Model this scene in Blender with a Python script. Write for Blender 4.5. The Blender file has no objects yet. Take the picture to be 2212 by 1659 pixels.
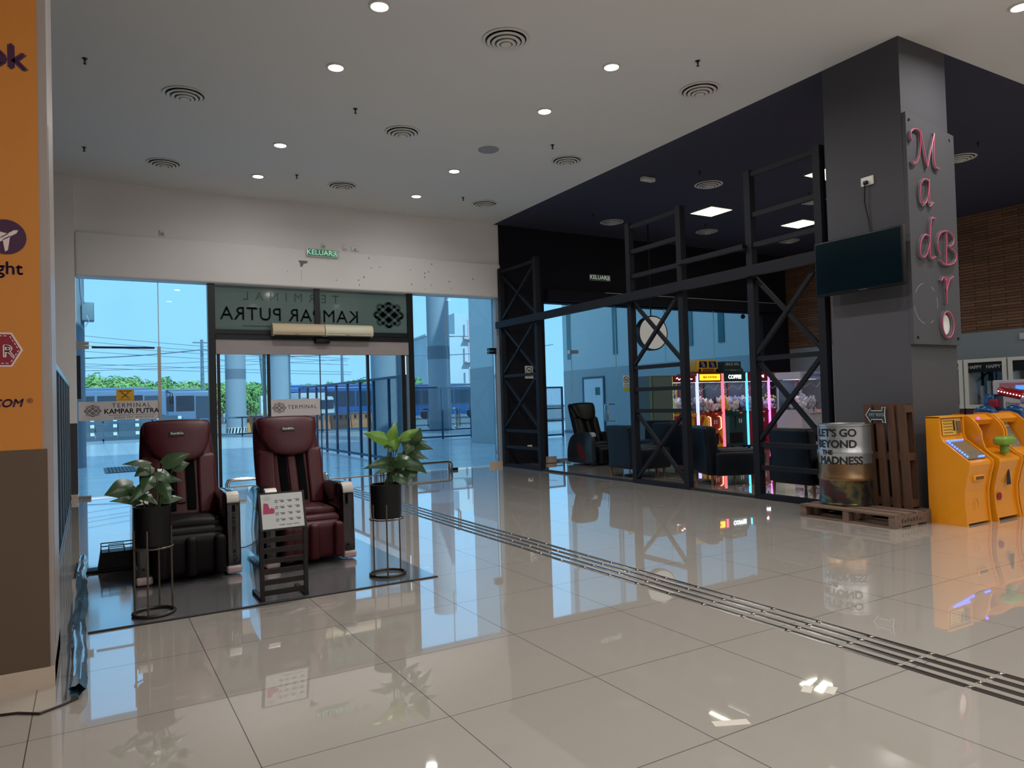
import bpy, bmesh, math, random
from mathutils import Vector, Matrix
PI = math.pi
SC = bpy.context.scene
COL = SC.collection
R = math.radians

# ------------------------------------------------------------------ camera
def make_camera():
    cd = bpy.data.cameras.new('camera'); co = bpy.data.objects.new('camera', cd); COL.objects.link(co)
    yaw, pitch, roll = R(30.3788), R(1.3132), R(-1.71305)
    f = Vector((math.sin(yaw)*math.cos(pitch), math.cos(yaw)*math.cos(pitch), math.sin(pitch)))
    r = Vector((math.cos(yaw), -math.sin(yaw), 0)); u = r.cross(f)
    c, s = math.cos(roll), math.sin(roll)
    r2 = r*c + u*s; u2 = u*c - r*s
    m = Matrix((r2, u2, -f)).transposed().to_4x4()
    m.translation = Vector((-0.5558, -4.5411, 1.3849))
    co.matrix_world = m
    cd.sensor_fit = 'HORIZONTAL'; cd.sensor_width = 36.0; cd.lens = 36.0*1561.53/2212
    cd.clip_start = 0.05; cd.clip_end = 400
    SC.camera = co
make_camera()

# ------------------------------------------------------------------ sky, sun, exposure
def make_sky():
    w = bpy.data.worlds.new('sky'); SC.world = w; w.use_nodes = True
    nt = w.node_tree; nt.nodes.clear()
    out = nt.nodes.new('ShaderNodeOutputWorld'); bg = nt.nodes.new('ShaderNodeBackground')
    tc = nt.nodes.new('ShaderNodeTexCoord'); sx = nt.nodes.new('ShaderNodeSeparateXYZ')
    cr = nt.nodes.new('ShaderNodeValToRGB')
    nz = nt.nodes.new('ShaderNodeTexNoise'); nz.inputs['Scale'].default_value = 5; nz.inputs['Detail'].default_value = 6
    mx = nt.nodes.new('ShaderNodeMix'); mx.data_type = 'RGBA'
    r2 = nt.nodes.new('ShaderNodeValToRGB'); r2.color_ramp.elements[0].position = .5; r2.color_ramp.elements[1].position = .75
    r2.color_ramp.elements[1].color = (.45, .45, .45, 1)
    e = cr.color_ramp.elements
    e[0].position = 0.0; e[0].color = (.62, .80, .98, 1)
    e[1].position = 1.0; e[1].color = (.40, .62, .95, 1)
    a = e.new(.16); a.color = (.54, .80, 1.0, 1)
    nt.links.new(tc.outputs['Generated'], sx.inputs[0]); nt.links.new(sx.outputs['Z'], cr.inputs[0])
    nt.links.new(tc.outputs['Generated'], nz.inputs[0]); nt.links.new(nz.outputs['Fac'], r2.inputs[0])
    nt.links.new(r2.outputs[0], mx.inputs['Factor']); nt.links.new(cr.outputs[0], mx.inputs['A']); mx.inputs['B'].default_value = (.85, .92, 1, 1)
    nt.links.new(mx.outputs['Result'], bg.inputs[0]); bg.inputs[1].default_value = SKY
    nt.links.new(bg.outputs[0], out.inputs[0])
SKY = 1.27
make_sky()
sun_d = bpy.data.lights.new('sun', 'SUN'); sun_d.energy = 4.5; sun_d.angle = R(.6); sun_d.color = (1, .96, .88)
sun_o = bpy.data.objects.new('sun', sun_d); COL.objects.link(sun_o); sun_o.location = (0, -30, 30)
sun_o.rotation_euler = (R(56), 0, R(12))
LAMP = 38.0     # watts of each ceiling downlight
PANEL = 14.0    # watts of each square panel in the arcade
SC.view_settings.view_transform = 'Standard'; SC.view_settings.look = 'None'
SC.view_settings.exposure = 0.0; SC.view_settings.gamma = 1.0; SC.view_settings.use_curve_mapping = False
SC.cycles.use_denoising = True
SC.cycles.max_bounces = 10; SC.cycles.diffuse_bounces = 4; SC.cycles.glossy_bounces = 4
SC.cycles.transparent_max_bounces = 16; SC.cycles.transmission_bounces = 6
SC.cycles.caustics_reflective = False; SC.cycles.caustics_refractive = False
SC.cycles.sample_clamp_indirect = 4.0

# ------------------------------------------------------------------ helpers
def lin(c):
    return tuple(((x/255)/12.92 if x/255 <= .04045 else ((x/255+.055)/1.055)**2.4) for x in c)

MATS = {}
def mat(name, rgb, rough=.5, metal=0., var=.08, scale=6., bump=0., emit=0., coat=0., spec=.5, bscale=None):
    """a procedural Principled material: colour drifts with object-space noise"""
    if name in MATS: return MATS[name]
    m = bpy.data.materials.new(name); m.use_nodes = True; nt = m.node_tree
    b = nt.nodes['Principled BSDF']; c = lin(rgb)
    tc = nt.nodes.new('ShaderNodeTexCoord'); nz = nt.nodes.new('ShaderNodeTexNoise')
    nz.inputs['Scale'].default_value = scale; nz.inputs['Detail'].default_value = 4
    mx = nt.nodes.new('ShaderNodeMix'); mx.data_type = 'RGBA'
    mx.inputs['A'].default_value = tuple(max(0, x*(1-var)) for x in c)+(1,)
    mx.inputs['B'].default_value = tuple(min(1, x*(1+var)) for x in c)+(1,)
    nt.links.new(tc.outputs['Object'], nz.inputs['Vector']); nt.links.new(nz.outputs['Fac'], mx.inputs['Factor'])
    nt.links.new(mx.outputs['Result'], b.inputs['Base Color'])
    b.inputs['Roughness'].default_value = rough; b.inputs['Metallic'].default_value = metal
    b.inputs['Specular IOR Level'].default_value = spec
    if coat: b.inputs['Coat Weight'].default_value = coat; b.inputs['Coat Roughness'].default_value = .08
    if bump:
        bp = nt.nodes.new('ShaderNodeBump'); bp.inputs['Strength'].default_value = bump; bp.inputs['Distance'].default_value = .01
        n2 = nt.nodes.new('ShaderNodeTexNoise'); n2.inputs['Scale'].default_value = bscale or scale*12
        nt.links.new(tc.outputs['Object'], n2.inputs['Vector']); nt.links.new(n2.outputs['Fac'], bp.inputs['Height'])
        nt.links.new(bp.outputs[0], b.inputs['Normal'])
    if emit:
        nt.links.new(mx.outputs['Result'], b.inputs['Emission Color']); b.inputs['Emission Strength'].default_value = emit
    MATS[name] = m
    return m

def node_mat(name, fill, rough=.5, metal=0., spec=.5):
    """material whose base colour comes from fill(nt, objcoord_socket) -> colour socket"""
    m = bpy.data.materials.new(name); m.use_nodes = True; nt = m.node_tree
    b = nt.nodes['Principled BSDF']; tc = nt.nodes.new('ShaderNodeTexCoord')
    s = fill(nt, tc.outputs['Object'], b)
    if s is not None: nt.links.new(s, b.inputs['Base Color'])
    b.inputs['Roughness'].default_value = rough; b.inputs['Metallic'].default_value = metal
    b.inputs['Specular IOR Level'].default_value = spec
    MATS[name] = m
    return m

def glass_mat(name, tint, refl=1.0, ior=1.5, haze=0.):
    m = bpy.data.materials.new(name); m.use_nodes = True; nt = m.node_tree; nt.nodes.clear()
    out = nt.nodes.new('ShaderNodeOutputMaterial'); mx = nt.nodes.new('ShaderNodeMixShader')
    tr = nt.nodes.new('ShaderNodeBsdfTransparent'); gl = nt.nodes.new('ShaderNodeBsdfGlossy'); fr = nt.nodes.new('ShaderNodeFresnel')
    mu = nt.nodes.new('ShaderNodeMath'); mu.operation = 'MULTIPLY'; mu.inputs[1].default_value = refl
    fr.inputs[0].default_value = ior; gl.inputs['Roughness'].default_value = .0
    nz = nt.nodes.new('ShaderNodeTexNoise'); nz.inputs['Scale'].default_value = .7
    cm = nt.nodes.new('ShaderNodeMix'); cm.data_type = 'RGBA'
    cm.inputs['A'].default_value = tuple(x*.985 for x in tint)+(1,); cm.inputs['B'].default_value = tuple(tint)+(1,)
    nt.links.new(nz.outputs['Fac'], cm.inputs['Factor']); nt.links.new(cm.outputs['Result'], tr.inputs[0])
    ge = nt.nodes.new('ShaderNodeNewGeometry'); fb = nt.nodes.new('ShaderNodeMath'); fb.operation = 'SUBTRACT'; fb.inputs[0].default_value = 1
    mf = nt.nodes.new('ShaderNodeMath'); mf.operation = 'MULTIPLY'     # reflect on the entry face only
    nt.links.new(ge.outputs['Backfacing'], fb.inputs[1]); nt.links.new(fr.outputs[0], mu.inputs[0]); nt.links.new(mu.outputs[0], mf.inputs[0])
    nt.links.new(fb.outputs[0], mf.inputs[1]); nt.links.new(mf.outputs[0], mx.inputs[0])
    nt.links.new(tr.outputs[0], mx.inputs[1]); nt.links.new(gl.outputs[0], mx.inputs[2]); nt.links.new(mx.outputs[0], out.inputs[0])
    MATS[name] = m
    return m

_TXT = {}
def txt(t, size, depth=.002, bold=0., align='CENTER', space=1., shear=0.):
    k = (t, size, depth, bold, align, space, shear)
    if k in _TXT: return _TXT[k]
    c = bpy.data.curves.new('t', 'FONT'); c.body = t; c.size = size; c.extrude = depth/2; c.offset = bold
    c.align_x = align; c.align_y = 'CENTER'; c.space_character = space; c.shear = shear; c.resolution_u = 3
    o = bpy.data.objects.new('t', c); COL.objects.link(o)
    dg = bpy.context.evaluated_depsgraph_get()
    me = bpy.data.meshes.new_from_object(o.evaluated_get(dg))
    r = ([tuple(v.co) for v in me.vertices], [tuple(p.vertices) for p in me.polygons])
    bpy.data.objects.remove(o); bpy.data.curves.remove(c); bpy.data.meshes.remove(me)
    _TXT[k] = r
    return r

def plane(o, u, v):
    o, u, v = Vector(o), Vector(u).normalized(), Vector(v).normalized(); n = u.cross(v)
    return lambda x, y, z=0.: o + u*x + v*y + n*z

class MB:
    """collects shapes and links them as ONE mesh object"""
    def __init__(s): s.v = []; s.f = []
    def add(s, vs, fs, fn=None):
        n = len(s.v)
        s.v += [tuple(fn(*p)) if fn else tuple(p) for p in vs]
        s.f += [tuple(i+n for i in f) for f in fs]
        return s
    def box(s, x0, x1, y0, y1, z0, z1, fn=None):
        return s.add([(x, y, z) for z in (z0, z1) for y in (y0, y1) for x in (x0, x1)],
                     [(0, 2, 3, 1), (4, 5, 7, 6), (0, 1, 5, 4), (2, 6, 7, 3), (0, 4, 6, 2), (1, 3, 7, 5)], fn)
    def rbox(s, x0, x1, y0, y1, z0, z1, r, cuts=(1, 1, 1), fn=None, seg=2):
        c = Vector(((x0+x1)/2, (y0+y1)/2, (z0+z1)/2)); h = ((x1-x0)/2, (y1-y0)/2, (z1-z0)/2)
        r = min(r, min(h)*.999)
        ax = []
        for a in range(3):
            e = [r*(1-math.tan(PI/4*i/seg)) for i in range(seg, -1, -1)]
            lo = [-h[a]+q for q in e]; hi = [h[a]-q for q in reversed(e)]
            mid = [lo[-1]+(hi[0]-lo[-1])*i/cuts[a] for i in range(1, cuts[a])]
            ax.append(lo+mid+hi)
        N = [len(a)-1 for a in ax]; idx = {}; vs = []; fs = []
        def vid(i, j, k):
            if (i, j, k) in idx: return idx[(i, j, k)]
            p = Vector((ax[0][i], ax[1][j], ax[2][k]))
            q = Vector([max(-(h[a]-r), min(h[a]-r, p[a])) for a in range(3)])
            d = p-q
            if d.length > 1e-9: d = d.normalized()*r
            idx[(i, j, k)] = len(vs); vs.append(tuple(c+q+d)); return idx[(i, j, k)]
        for i in range(N[0]):
            for j in range(N[1]):
                fs.append((vid(i, j, 0), vid(i, j+1, 0), vid(i+1, j+1, 0), vid(i+1, j, 0)))
                fs.append((vid(i, j, N[2]), vid(i+1, j, N[2]), vid(i+1, j+1, N[2]), vid(i, j+1, N[2])))
        for i in range(N[0]):
            for k in range(N[2]):
                fs.append((vid(i, 0, k), vid(i+1, 0, k), vid(i+1, 0, k+1), vid(i, 0, k+1)))
                fs.append((vid(i, N[1], k), vid(i, N[1], k+1), vid(i+1, N[1], k+1), vid(i+1, N[1], k)))
        for j in range(N[1]):
            for k in range(N[2]):
                fs.append((vid(0, j, k), vid(0, j, k+1), vid(0, j+1, k+1), vid(0, j+1, k)))
                fs.append((vid(N[0], j, k), vid(N[0], j+1, k), vid(N[0], j+1, k+1), vid(N[0], j, k+1)))
        return s.add(vs, fs, fn)
    def tube(s, pts, r, n=8, closed=False, rs=None, fn=None):
        P = [Vector(p) for p in pts]; m = len(P); vs = []; fs = []; up = None
        for i in range(m):
            a = P[(i-1) % m] if (closed or i > 0) else P[i]; b = P[(i+1) % m] if (closed or i < m-1) else P[i]
            t = (b-a)
            t = t.normalized() if t.length > 1e-9 else Vector((0, 0, 1))
            if up is None:
                up = Vector((0, 0, 1)) if abs(t.z) < .9 else Vector((1, 0, 0))
            x = up-t*up.dot(t)
            if x.length < 1e-6: x = Vector((1, 0, 0))-t*t.x
            x.normalize(); y = t.cross(x); up = x
            rr = rs[i] if rs else r
            vs += [tuple(P[i]+(x*math.cos(2*PI*k/n)+y*math.sin(2*PI*k/n))*rr) for k in range(n)]
        for i in range(m if closed else m-1):
            for k in range(n):
                a = i*n+k; b = i*n+(k+1) % n; c = ((i+1) % m)*n+(k+1) % n; d = ((i+1) % m)*n+k
                fs.append((a, b, c, d))
        if not closed:
            fs.append(tuple(range(n-1, -1, -1))); fs.append(tuple((m-1)*n+k for k in range(n)))
        return s.add(vs, fs, fn)
    def bar(s, a, b, w, h=None, up=(0, 0, 1), fn=None):
        """square tube from a to b"""
        a, b = Vector(a), Vector(b); t = (b-a).normalized(); up = Vector(up)
        if abs(t.dot(up)) > .98: up = Vector((1, 0, 0))
        x = t.cross(up).normalized(); y = x.cross(t); h = h or w
        vs = [tuple(p+x*sx*w/2+y*sy*h/2) for p in (a, b) for sx, sy in ((-1, -1), (1, -1), (1, 1), (-1, 1))]
        return s.add(vs, [(0, 1, 5, 4), (1, 2, 6, 5), (2, 3, 7, 6), (3, 0, 4, 7), (3, 2, 1, 0), (4, 5, 6, 7)], fn)
    def lathe(s, prof, c=(0, 0, 0), n=24, fn=None):
        vs = []; fs = []; m = len(prof)
        for r, z in prof:
            vs += [(c[0]+r*math.cos(2*PI*k/n), c[1]+r*math.sin(2*PI*k/n), c[2]+z) for k in range(n)]
        for i in range(m-1):
            for k in range(n):
                fs.append((i*n+k, i*n+(k+1) % n, (i+1)*n+(k+1) % n, (i+1)*n+k))
        fs.append(tuple(range(n-1, -1, -1))); fs.append(tuple((m-1)*n+k for k in range(n)))
        return s.add(vs, fs, fn)
    def prism(s, poly, d0, d1, fn):
        """polygon (u,v) swept from depth d0 to d1 through fn(u,v,d)"""
        n = len(poly)
        return s.add([(u, v, d) for d in (d0, d1) for u, v in poly],
                     [tuple(range(n-1, -1, -1)), tuple(range(n, 2*n))]+[(i, (i+1) % n, n+(i+1) % n, n+i) for i in range(n)], fn)
    def ribbon(s, pts, w, th, fn, closed=False):
        """flat stroke of width w and thickness th along 2-D pts, mapped by fn(u,v,d)"""
        P = [Vector(p).to_2d() if len(p) > 2 else Vector(p) for p in pts]; m = len(P); vs = []; fs = []
        for i in range(m):
            a = P[(i-1) % m] if (closed or i > 0) else P[i]; b = P[(i+1) % m] if (closed or i < m-1) else P[i]
            t = (b-a).normalized(); q = Vector((-t.y, t.x))*w/2
            for d in (0, th): vs += [(P[i].x+q.x, P[i].y+q.y, d), (P[i].x-q.x, P[i].y-q.y, d)]
        for i in range(m if closed else m-1):
            a = i*4; b = ((i+1) % m)*4
            fs += [(a+2, a+3, b+3, b+2), (a+1, a, b, b+1), (a, a+2, b+2, b), (a+3, a+1, b+1, b+3)]
        if not closed: fs += [(0, 1, 3, 2), (m*4-4, m*4-2, m*4-1, m*4-3)]
        return s.add(vs, fs, fn)
    def sheet(s, nu, nv, fn, th=0.):
        """grid fn(u,v)->point, u,v in 0..1"""
        vs = [tuple(fn(i/nu, j/nv)) for j in range(nv+1) for i in range(nu+1)]
        fs = [(j*(nu+1)+i, j*(nu+1)+i+1, (j+1)*(nu+1)+i+1, (j+1)*(nu+1)+i) for j in range(nv) for i in range(nu)]
        return s.add(vs, fs)
    def ball(s, c, r, n=10, m=7, fn=None):
        r = r if isinstance(r, tuple) else (r, r, r); vs = []; fs = []
        for j in range(m+1):
            p = PI*j/m
            for i in range(n):
                t = 2*PI*i/n; q = math.sin(p) if 0 < j < m else .02
                vs.append((c[0]+r[0]*q*math.cos(t), c[1]+r[1]*q*math.sin(t), c[2]-r[2]*math.cos(p)))
        for j in range(m):
            for i in range(n): fs.append((j*n+i, j*n+(i+1) % n, (j+1)*n+(i+1) % n, (j+1)*n+i))
        return s.add(vs, fs, fn)
    def text(s, t, fn, size, depth=.002, **k):
        b = k.pop('bold', 0.)
        v, f = txt(t, size, depth, **k)
        for dx, dy in ((0, 0), (-b, 0), (b, 0), (0, b), (0, -b)) if b else ((0, 0),):
            s.add([(p[0]+dx, p[1]+dy, p[2]+abs(dx)*.01) for p in v], f, fn)
        return s
    def build(s, name, m, parent=None, loc=None, rotz=0., smooth=35, fix=True):
        me = bpy.data.meshes.new(name); me.from_pydata(s.v, [], s.f); me.update()
        if fix:
            bm = bmesh.new(); bm.from_mesh(me); bmesh.ops.recalc_face_normals(bm, faces=bm.faces); bm.to_mesh(me); bm.free()
        me.materials.append(m)
        if smooth:
            for p in me.polygons: p.use_smooth = True
            me.set_sharp_from_angle(angle=R(smooth))
        o = bpy.data.objects.new(name, me); COL.objects.link(o)
        if parent is not None: o.parent = parent
        if loc is not None: o.location = loc
        o.rotation_euler.z = rotz
        return o

def thing(name, label, cat, loc=(0, 0, 0), rotz=0., group=None):
    o = bpy.data.objects.new(name, None); COL.objects.link(o); o.empty_display_size = .1
    o.location = loc; o.rotation_euler.z = rotz; o['label'] = label; o['category'] = cat
    if group: o['group'] = group
    return o
def tag(o, label, cat, group=None, kind=None):
    o['label'] = label; o['category'] = cat
    if group: o['group'] = group
    if kind: o['kind'] = kind
    return o
def struct(o, label=None, cat=None):
    o['kind'] = 'structure'
    if label: o['label'] = label; o['category'] = cat
    return o
def children(o): return [c for c in bpy.data.objects if c.parent == o]
def dup(root, loc, rotz=0., label=None, group=None):
    r = root.copy(); COL.objects.link(r); r.location = loc; r.rotation_euler = (0, 0, rotz)
    if label: r['label'] = label
    if group: r['group'] = group
    for ch in children(root):
        c = ch.copy(); COL.objects.link(c); c.parent = r
        for g in children(ch):
            d = g.copy(); COL.objects.link(d); d.parent = c
    return r
def arc(cx, cy, r, a0, a1, n=12, ry=None):
    return [(cx+r*math.cos(R(a0+(a1-a0)*i/n)), cy+(ry or r)*math.sin(R(a0+(a1-a0)*i/n))) for i in range(n+1)]
def stadium(cx, cy, L, w, ang, n=8):
    """closed rounded loop, long axis at ang degrees"""
    P = arc(L/2-w/2, 0, w/2, -90, 90, n)+arc(-L/2+w/2, 0, w/2, 90, 270, n)
    c, s = math.cos(R(ang)), math.sin(R(ang))
    return [(cx+x*c-y*s, cy+x*s+y*c) for x, y in P]
def knot(mb, fn, size, w, th=.002):
    """the woven emblem of interlaced loops"""
    for sg in (1, -1):
        for off, L, sh in ((-.23, .56, .02), (.0, .84, 0), (.23, .60, -.05)):
            cx, cy = sg*(-math.sin(R(42))*off+math.cos(R(42))*sh), math.cos(R(42))*off+math.sin(R(42))*sh
            mb.ribbon([(p[0]*size, p[1]*size*.92) for p in stadium(cx, cy, L, .155, sg*42)], w*size, th, fn, closed=True)
def squiggle(mb, fn, x0, x1, y, h, w, th=.002, waves=6, seed=1):
    rnd = random.Random(seed); n = waves*6; k = (x1-x0)/n
    mb.ribbon([(x0+i*k, y+h/2*math.sin(i*PI/3)*rnd.uniform(.5, 1)) for i in range(n+1)], w, th, fn)

# ------------------------------------------------------------------ materials
def fill_floor(nt, co, b):
    sx = nt.nodes.new('ShaderNodeSeparateXYZ'); nt.links.new(co, sx.inputs[0])
    fac = []
    for a in ('X', 'Y'):
        pp = nt.nodes.new('ShaderNodeMath'); pp.operation = 'PINGPONG'; pp.inputs[1].default_value = .4
        lt = nt.nodes.new('ShaderNodeMath'); lt.operation = 'LESS_THAN'; lt.inputs[1].default_value = .0023
        nt.links.new(sx.outputs[a], pp.inputs[0]); nt.links.new(pp.outputs[0], lt.inputs[0]); fac.append(lt)
    mxm = nt.nodes.new('ShaderNodeMath'); mxm.operation = 'MAXIMUM'
    nt.links.new(fac[0].outputs[0], mxm.inputs[0]); nt.links.new(fac[1].outputs[0], mxm.inputs[1])
    nz = nt.nodes.new('ShaderNodeTexNoise'); nz.inputs['Scale'].default_value = .9; nz.inputs['Detail'].default_value = 5; nt.links.new(co, nz.inputs['Vector'])
    m1 = nt.nodes.new('ShaderNodeMix'); m1.data_type = 'RGBA'
    m1.inputs['A'].default_value = (.43, .395, .355, 1); m1.inputs['B'].default_value = (.48, .44, .395, 1)
    m2 = nt.nodes.new('ShaderNodeMix'); m2.data_type = 'RGBA'; m2.inputs['B'].default_value = (.035, .03, .026, 1)
    nt.links.new(nz.outputs['Fac'], m1.inputs['Factor']); nt.links.new(mxm.outputs[0], m2.inputs['Factor']); nt.links.new(m1.outputs['Result'], m2.inputs['A'])
    rm = nt.nodes.new('ShaderNodeMapRange'); rm.inputs['To Min'].default_value = .035; rm.inputs['To Max'].default_value = .6
    nt.links.new(mxm.outputs[0], rm.inputs['Value'])
    m = m2.outputs['Result']
    b.inputs['IOR'].default_value = 1.6; b.inputs['Coat Weight'].default_value = 1; b.inputs['Coat IOR'].default_value = 1.7; b.inputs['Coat Roughness'].default_value = .012
    nt.links.new(rm.outputs[0], b.inputs['Roughness'])
    return m
M_FLOOR = node_mat('polished_tile', fill_floor, spec=.5)

def fill_paving(nt, co, b):
    br = nt.nodes.new('ShaderNodeTexBrick'); nt.links.new(co, br.inputs['Vector'])
    br.inputs['Scale'].default_value = 1.0; br.inputs['Brick Width'].default_value = 1.2; br.inputs['Row Height'].default_value = .2
    br.inputs['Mortar Size'].default_value = .008; br.inputs['Color1'].default_value = (.66, .66, .64, 1); br.inputs['Color2'].default_value = (.76, .76, .74, 1)
    br.inputs['Mortar'].default_value = (.2, .2, .2, 1)
    return br.outputs['Color']
M_PAVING = node_mat('outdoor_paving', fill_paving, rough=.18)

def fill_brick(nt, co, b):
    mp = nt.nodes.new('ShaderNodeMapping'); mp.inputs['Rotation'].default_value = (PI/2, 0, PI/2)
    sx = nt.nodes.new('ShaderNodeSeparateXYZ'); cx = nt.nodes.new('ShaderNodeCombineXYZ'); nt.links.new(co, sx.inputs[0])
    nt.links.new(sx.outputs['Y'], cx.inputs['X']); nt.links.new(sx.outputs['Z'], cx.inputs['Y'])
    br = nt.nodes.new('ShaderNodeTexBrick'); nt.links.new(cx.outputs[0], br.inputs['Vector'])
    br.inputs['Scale'].default_value = 1.0; br.inputs['Brick Width'].default_value = .62; br.inputs['Row Height'].default_value = .066
    br.inputs['Mortar Size'].default_value = .006; br.inputs['Color1'].default_value = (.22, .105, .062, 1); br.inputs['Color2'].default_value = (.33, .17, .10, 1)
    br.inputs['Mortar'].default_value = (.03, .014, .01, 1)
    nz = nt.nodes.new('ShaderNodeTexNoise'); nz.inputs['Scale'].default_value = 14; nt.links.new(co, nz.inputs['Vector'])
    hs = nt.nodes.new('ShaderNodeMix'); hs.data_type = 'RGBA'; hs.blend_type = 'MULTIPLY'; hs.inputs['Factor'].default_value = .5
    nt.links.new(br.outputs['Color'], hs.inputs['A']); nt.links.new(nz.outputs['Color'], hs.inputs['B'])
    bp = nt.nodes.new('ShaderNodeBump'); bp.inputs['Strength'].default_value = .6; bp.inputs['Distance'].default_value = .02
    iv = nt.nodes.new('ShaderNodeMath'); iv.operation = 'SUBTRACT'; iv.inputs[0].default_value = 1; nt.links.new(br.outputs['Fac'], iv.inputs[1])
    nt.links.new(iv.outputs[0], bp.inputs['Height']); nt.links.new(bp.outputs[0], b.inputs['Normal'])
    return hs.outputs['Result']
M_BRICK = node_mat('stacked_brick', fill_brick, rough=.8)

def fill_wood(c1, c2, sc=(1, 12, 12)):
    def f(nt, co, b):
        mp = nt.nodes.new('ShaderNodeMapping'); mp.inputs['Scale'].default_value = sc; nt.links.new(co, mp.inputs['Vector'])
        nz = nt.nodes.new('ShaderNodeTexNoise'); nz.inputs['Scale'].default_value = 3; nz.inputs['Detail'].default_value = 8; nt.links.new(mp.outputs[0], nz.inputs['Vector'])
        mx = nt.nodes.new('ShaderNodeMix'); mx.data_type = 'RGBA'
        mx.inputs['A'].default_value = lin(c1)+(1,); mx.inputs['B'].default_value = lin(c2)+(1,); nt.links.new(nz.outputs['Fac'], mx.inputs['Factor'])
        return mx.outputs['Result']
    return f
M_PALLET = node_mat('old_pallet_wood', fill_wood((70, 52, 42), (128, 104, 90), (12, 1.5, 12)), rough=.75)
M_CRATE = node_mat('brown_pallet_wood', fill_wood((44, 25, 15), (92, 60, 40), (10, 10, 1.2)), rough=.7)
M_LEGWOOD = node_mat('wooden_leg', fill_wood((95, 60, 35), (130, 88, 55), (6, 6, 1)), rough=.5)

def fill_drum(nt, co, b):
    sx = nt.nodes.new('ShaderNodeSeparateXYZ'); nt.links.new(co, sx.inputs[0])
    nz = nt.nodes.new('ShaderNodeTexNoise'); nz.inputs['Scale'].default_value = 3.5; nz.inputs['Detail'].default_value = 3; nt.links.new(co, nz.inputs['Vector'])
    cr = nt.nodes.new('ShaderNodeValToRGB'); cr.color_ramp.interpolation = 'LINEAR'; e = cr.color_ramp.elements
    e[0].position = .30; e[0].color = lin((110, 40, 40))+(1,); e[1].position = .72; e[1].color = lin((90, 150, 130))+(1,)
    for p, c in ((.42, (60, 62, 66)), (.5, (120, 110, 70)), (.58, (56, 80, 92))): q = e.new(p); q.color = lin(c)+(1,)
    nt.links.new(nz.outputs['Fac'], cr.inputs[0])
    def step(z, gt):
        m = nt.nodes.new('ShaderNodeMath'); m.operation = 'GREATER_THAN' if gt else 'LESS_THAN'; m.inputs[1].default_value = z
        nt.links.new(sx.outputs['Z'], m.inputs[0]); return m.outputs[0]
    n2 = nt.nodes.new('ShaderNodeTexNoise'); n2.inputs['Scale'].default_value = 9; nt.links.new(co, n2.inputs['Vector'])
    og = nt.nodes.new('ShaderNodeMix'); og.data_type = 'RGBA'; og.inputs['A'].default_value = lin((150, 100, 40))+(1,); og.inputs['B'].default_value = lin((120, 112, 100))+(1,)
    nt.links.new(n2.outputs['Fac'], og.inputs['Factor'])
    a = nt.nodes.new('ShaderNodeMix'); a.data_type = 'RGBA'; a.inputs['A'].default_value = lin((176, 180, 184))+(1,); nt.links.new(og.outputs['Result'], a.inputs['B']); nt.links.new(step(.455, False), a.inputs['Factor'])
    c = nt.nodes.new('ShaderNodeMix'); c.data_type = 'RGBA'; nt.links.new(a.outputs['Result'], c.inputs['A']); nt.links.new(cr.outputs[0], c.inputs['B']); nt.links.new(step(.27, False), c.inputs['Factor'])
    return c.outputs['Result']
M_DRUM = node_mat('painted_steel_drum', fill_drum, rough=.28, metal=.75)

M_CEIL = mat('white_ceiling_paint', (220, 220, 219), .9, var=.03, scale=.6)
M_WHITE = mat('white_wall_paint', (228, 225, 224), .85, var=.05, scale=1.5)
M_DARKCEIL = mat('dark_ceiling_paint', (54, 54, 72), .9, var=.1, scale=.5)
M_DARKWALL = mat('charcoal_wall_paint', (25, 25, 35), .85, var=.1, scale=1, spec=.2)
M_COLUMN = mat('graphite_column_paint', (68, 68, 74), .75, var=.06, scale=1.2)
M_GREYWALL = mat('grey_wall_paint', (150, 158, 166), .8, var=.04, scale=1)
M_DADO = mat('dark_dado_paint', (62, 60, 62), .7)
M_FRAME = mat('dark_steel_paint', (20, 22, 30), .6, var=.1, scale=4, spec=.22)
M_MULL = mat('black_aluminium', (24, 28, 34), .35, metal=.3)
M_STEEL = mat('brushed_steel', (176, 172, 166), .25, metal=1., var=.06, scale=30)
M_CHROME = mat('polished_steel', (200, 198, 194), .12, metal=1., var=.03)
M_ORANGE = mat('orange_poster_print', (204, 128, 42), .45, var=.02)
M_BROWN = mat('brown_poster_print', (92, 74, 58), .5, var=.05)
M_PURPLE = mat('purple_print', (66, 18, 62), .5)
M_OFFWHITE = mat('off_white_print', (225, 205, 205), .5)
M_RED = mat('deep_red_print', (140, 14, 40), .5)
M_TILE = mat('beige_skirting_tile', (196, 178, 160), .2)
M_GLASS = glass_mat('blue_tinted_glass', (.625, .858, .985), 1.0)
M_CLEAR = glass_mat('clear_cabinet_glass', (.96, .97, .98), .9)
M_SIGNGLASS = mat('dark_green_sign_glass', (96, 116, 114), .06, var=.06, scale=.8)
M_SIGNLET = mat('darker_sign_letters', (58, 76, 76), .12)
M_BLACKP = mat('black_plastic', (11, 11, 14), .4, var=.15, spec=.3)
M_GLOSSBLK = mat('gloss_black_shell', (14, 13, 18), .1, var=.1, coat=.6)
M_MAROON = mat('maroon_leather', (66, 17, 25), .45, var=.12, scale=9, bump=.15, spec=.28)
M_BLKLEATHER = mat('black_leather', (11, 11, 14), .4, var=.15, bump=.15, spec=.25)
M_NAVY = mat('navy_leather', (10, 16, 26), .42, var=.12, bump=.12, spec=.25)
M_PALEPLASTIC = mat('pale_grey_plastic', (196, 190, 182), .3)
M_PALEPINK = mat('pale_pink_plastic', (190, 166, 166), .35)
M_LEAF = mat('dark_green_leaf', (46, 74, 42), .32, var=.35, scale=14)
M_LEAF2 = mat('bright_green_leaf', (96, 140, 44), .32, var=.3, scale=14)
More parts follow.
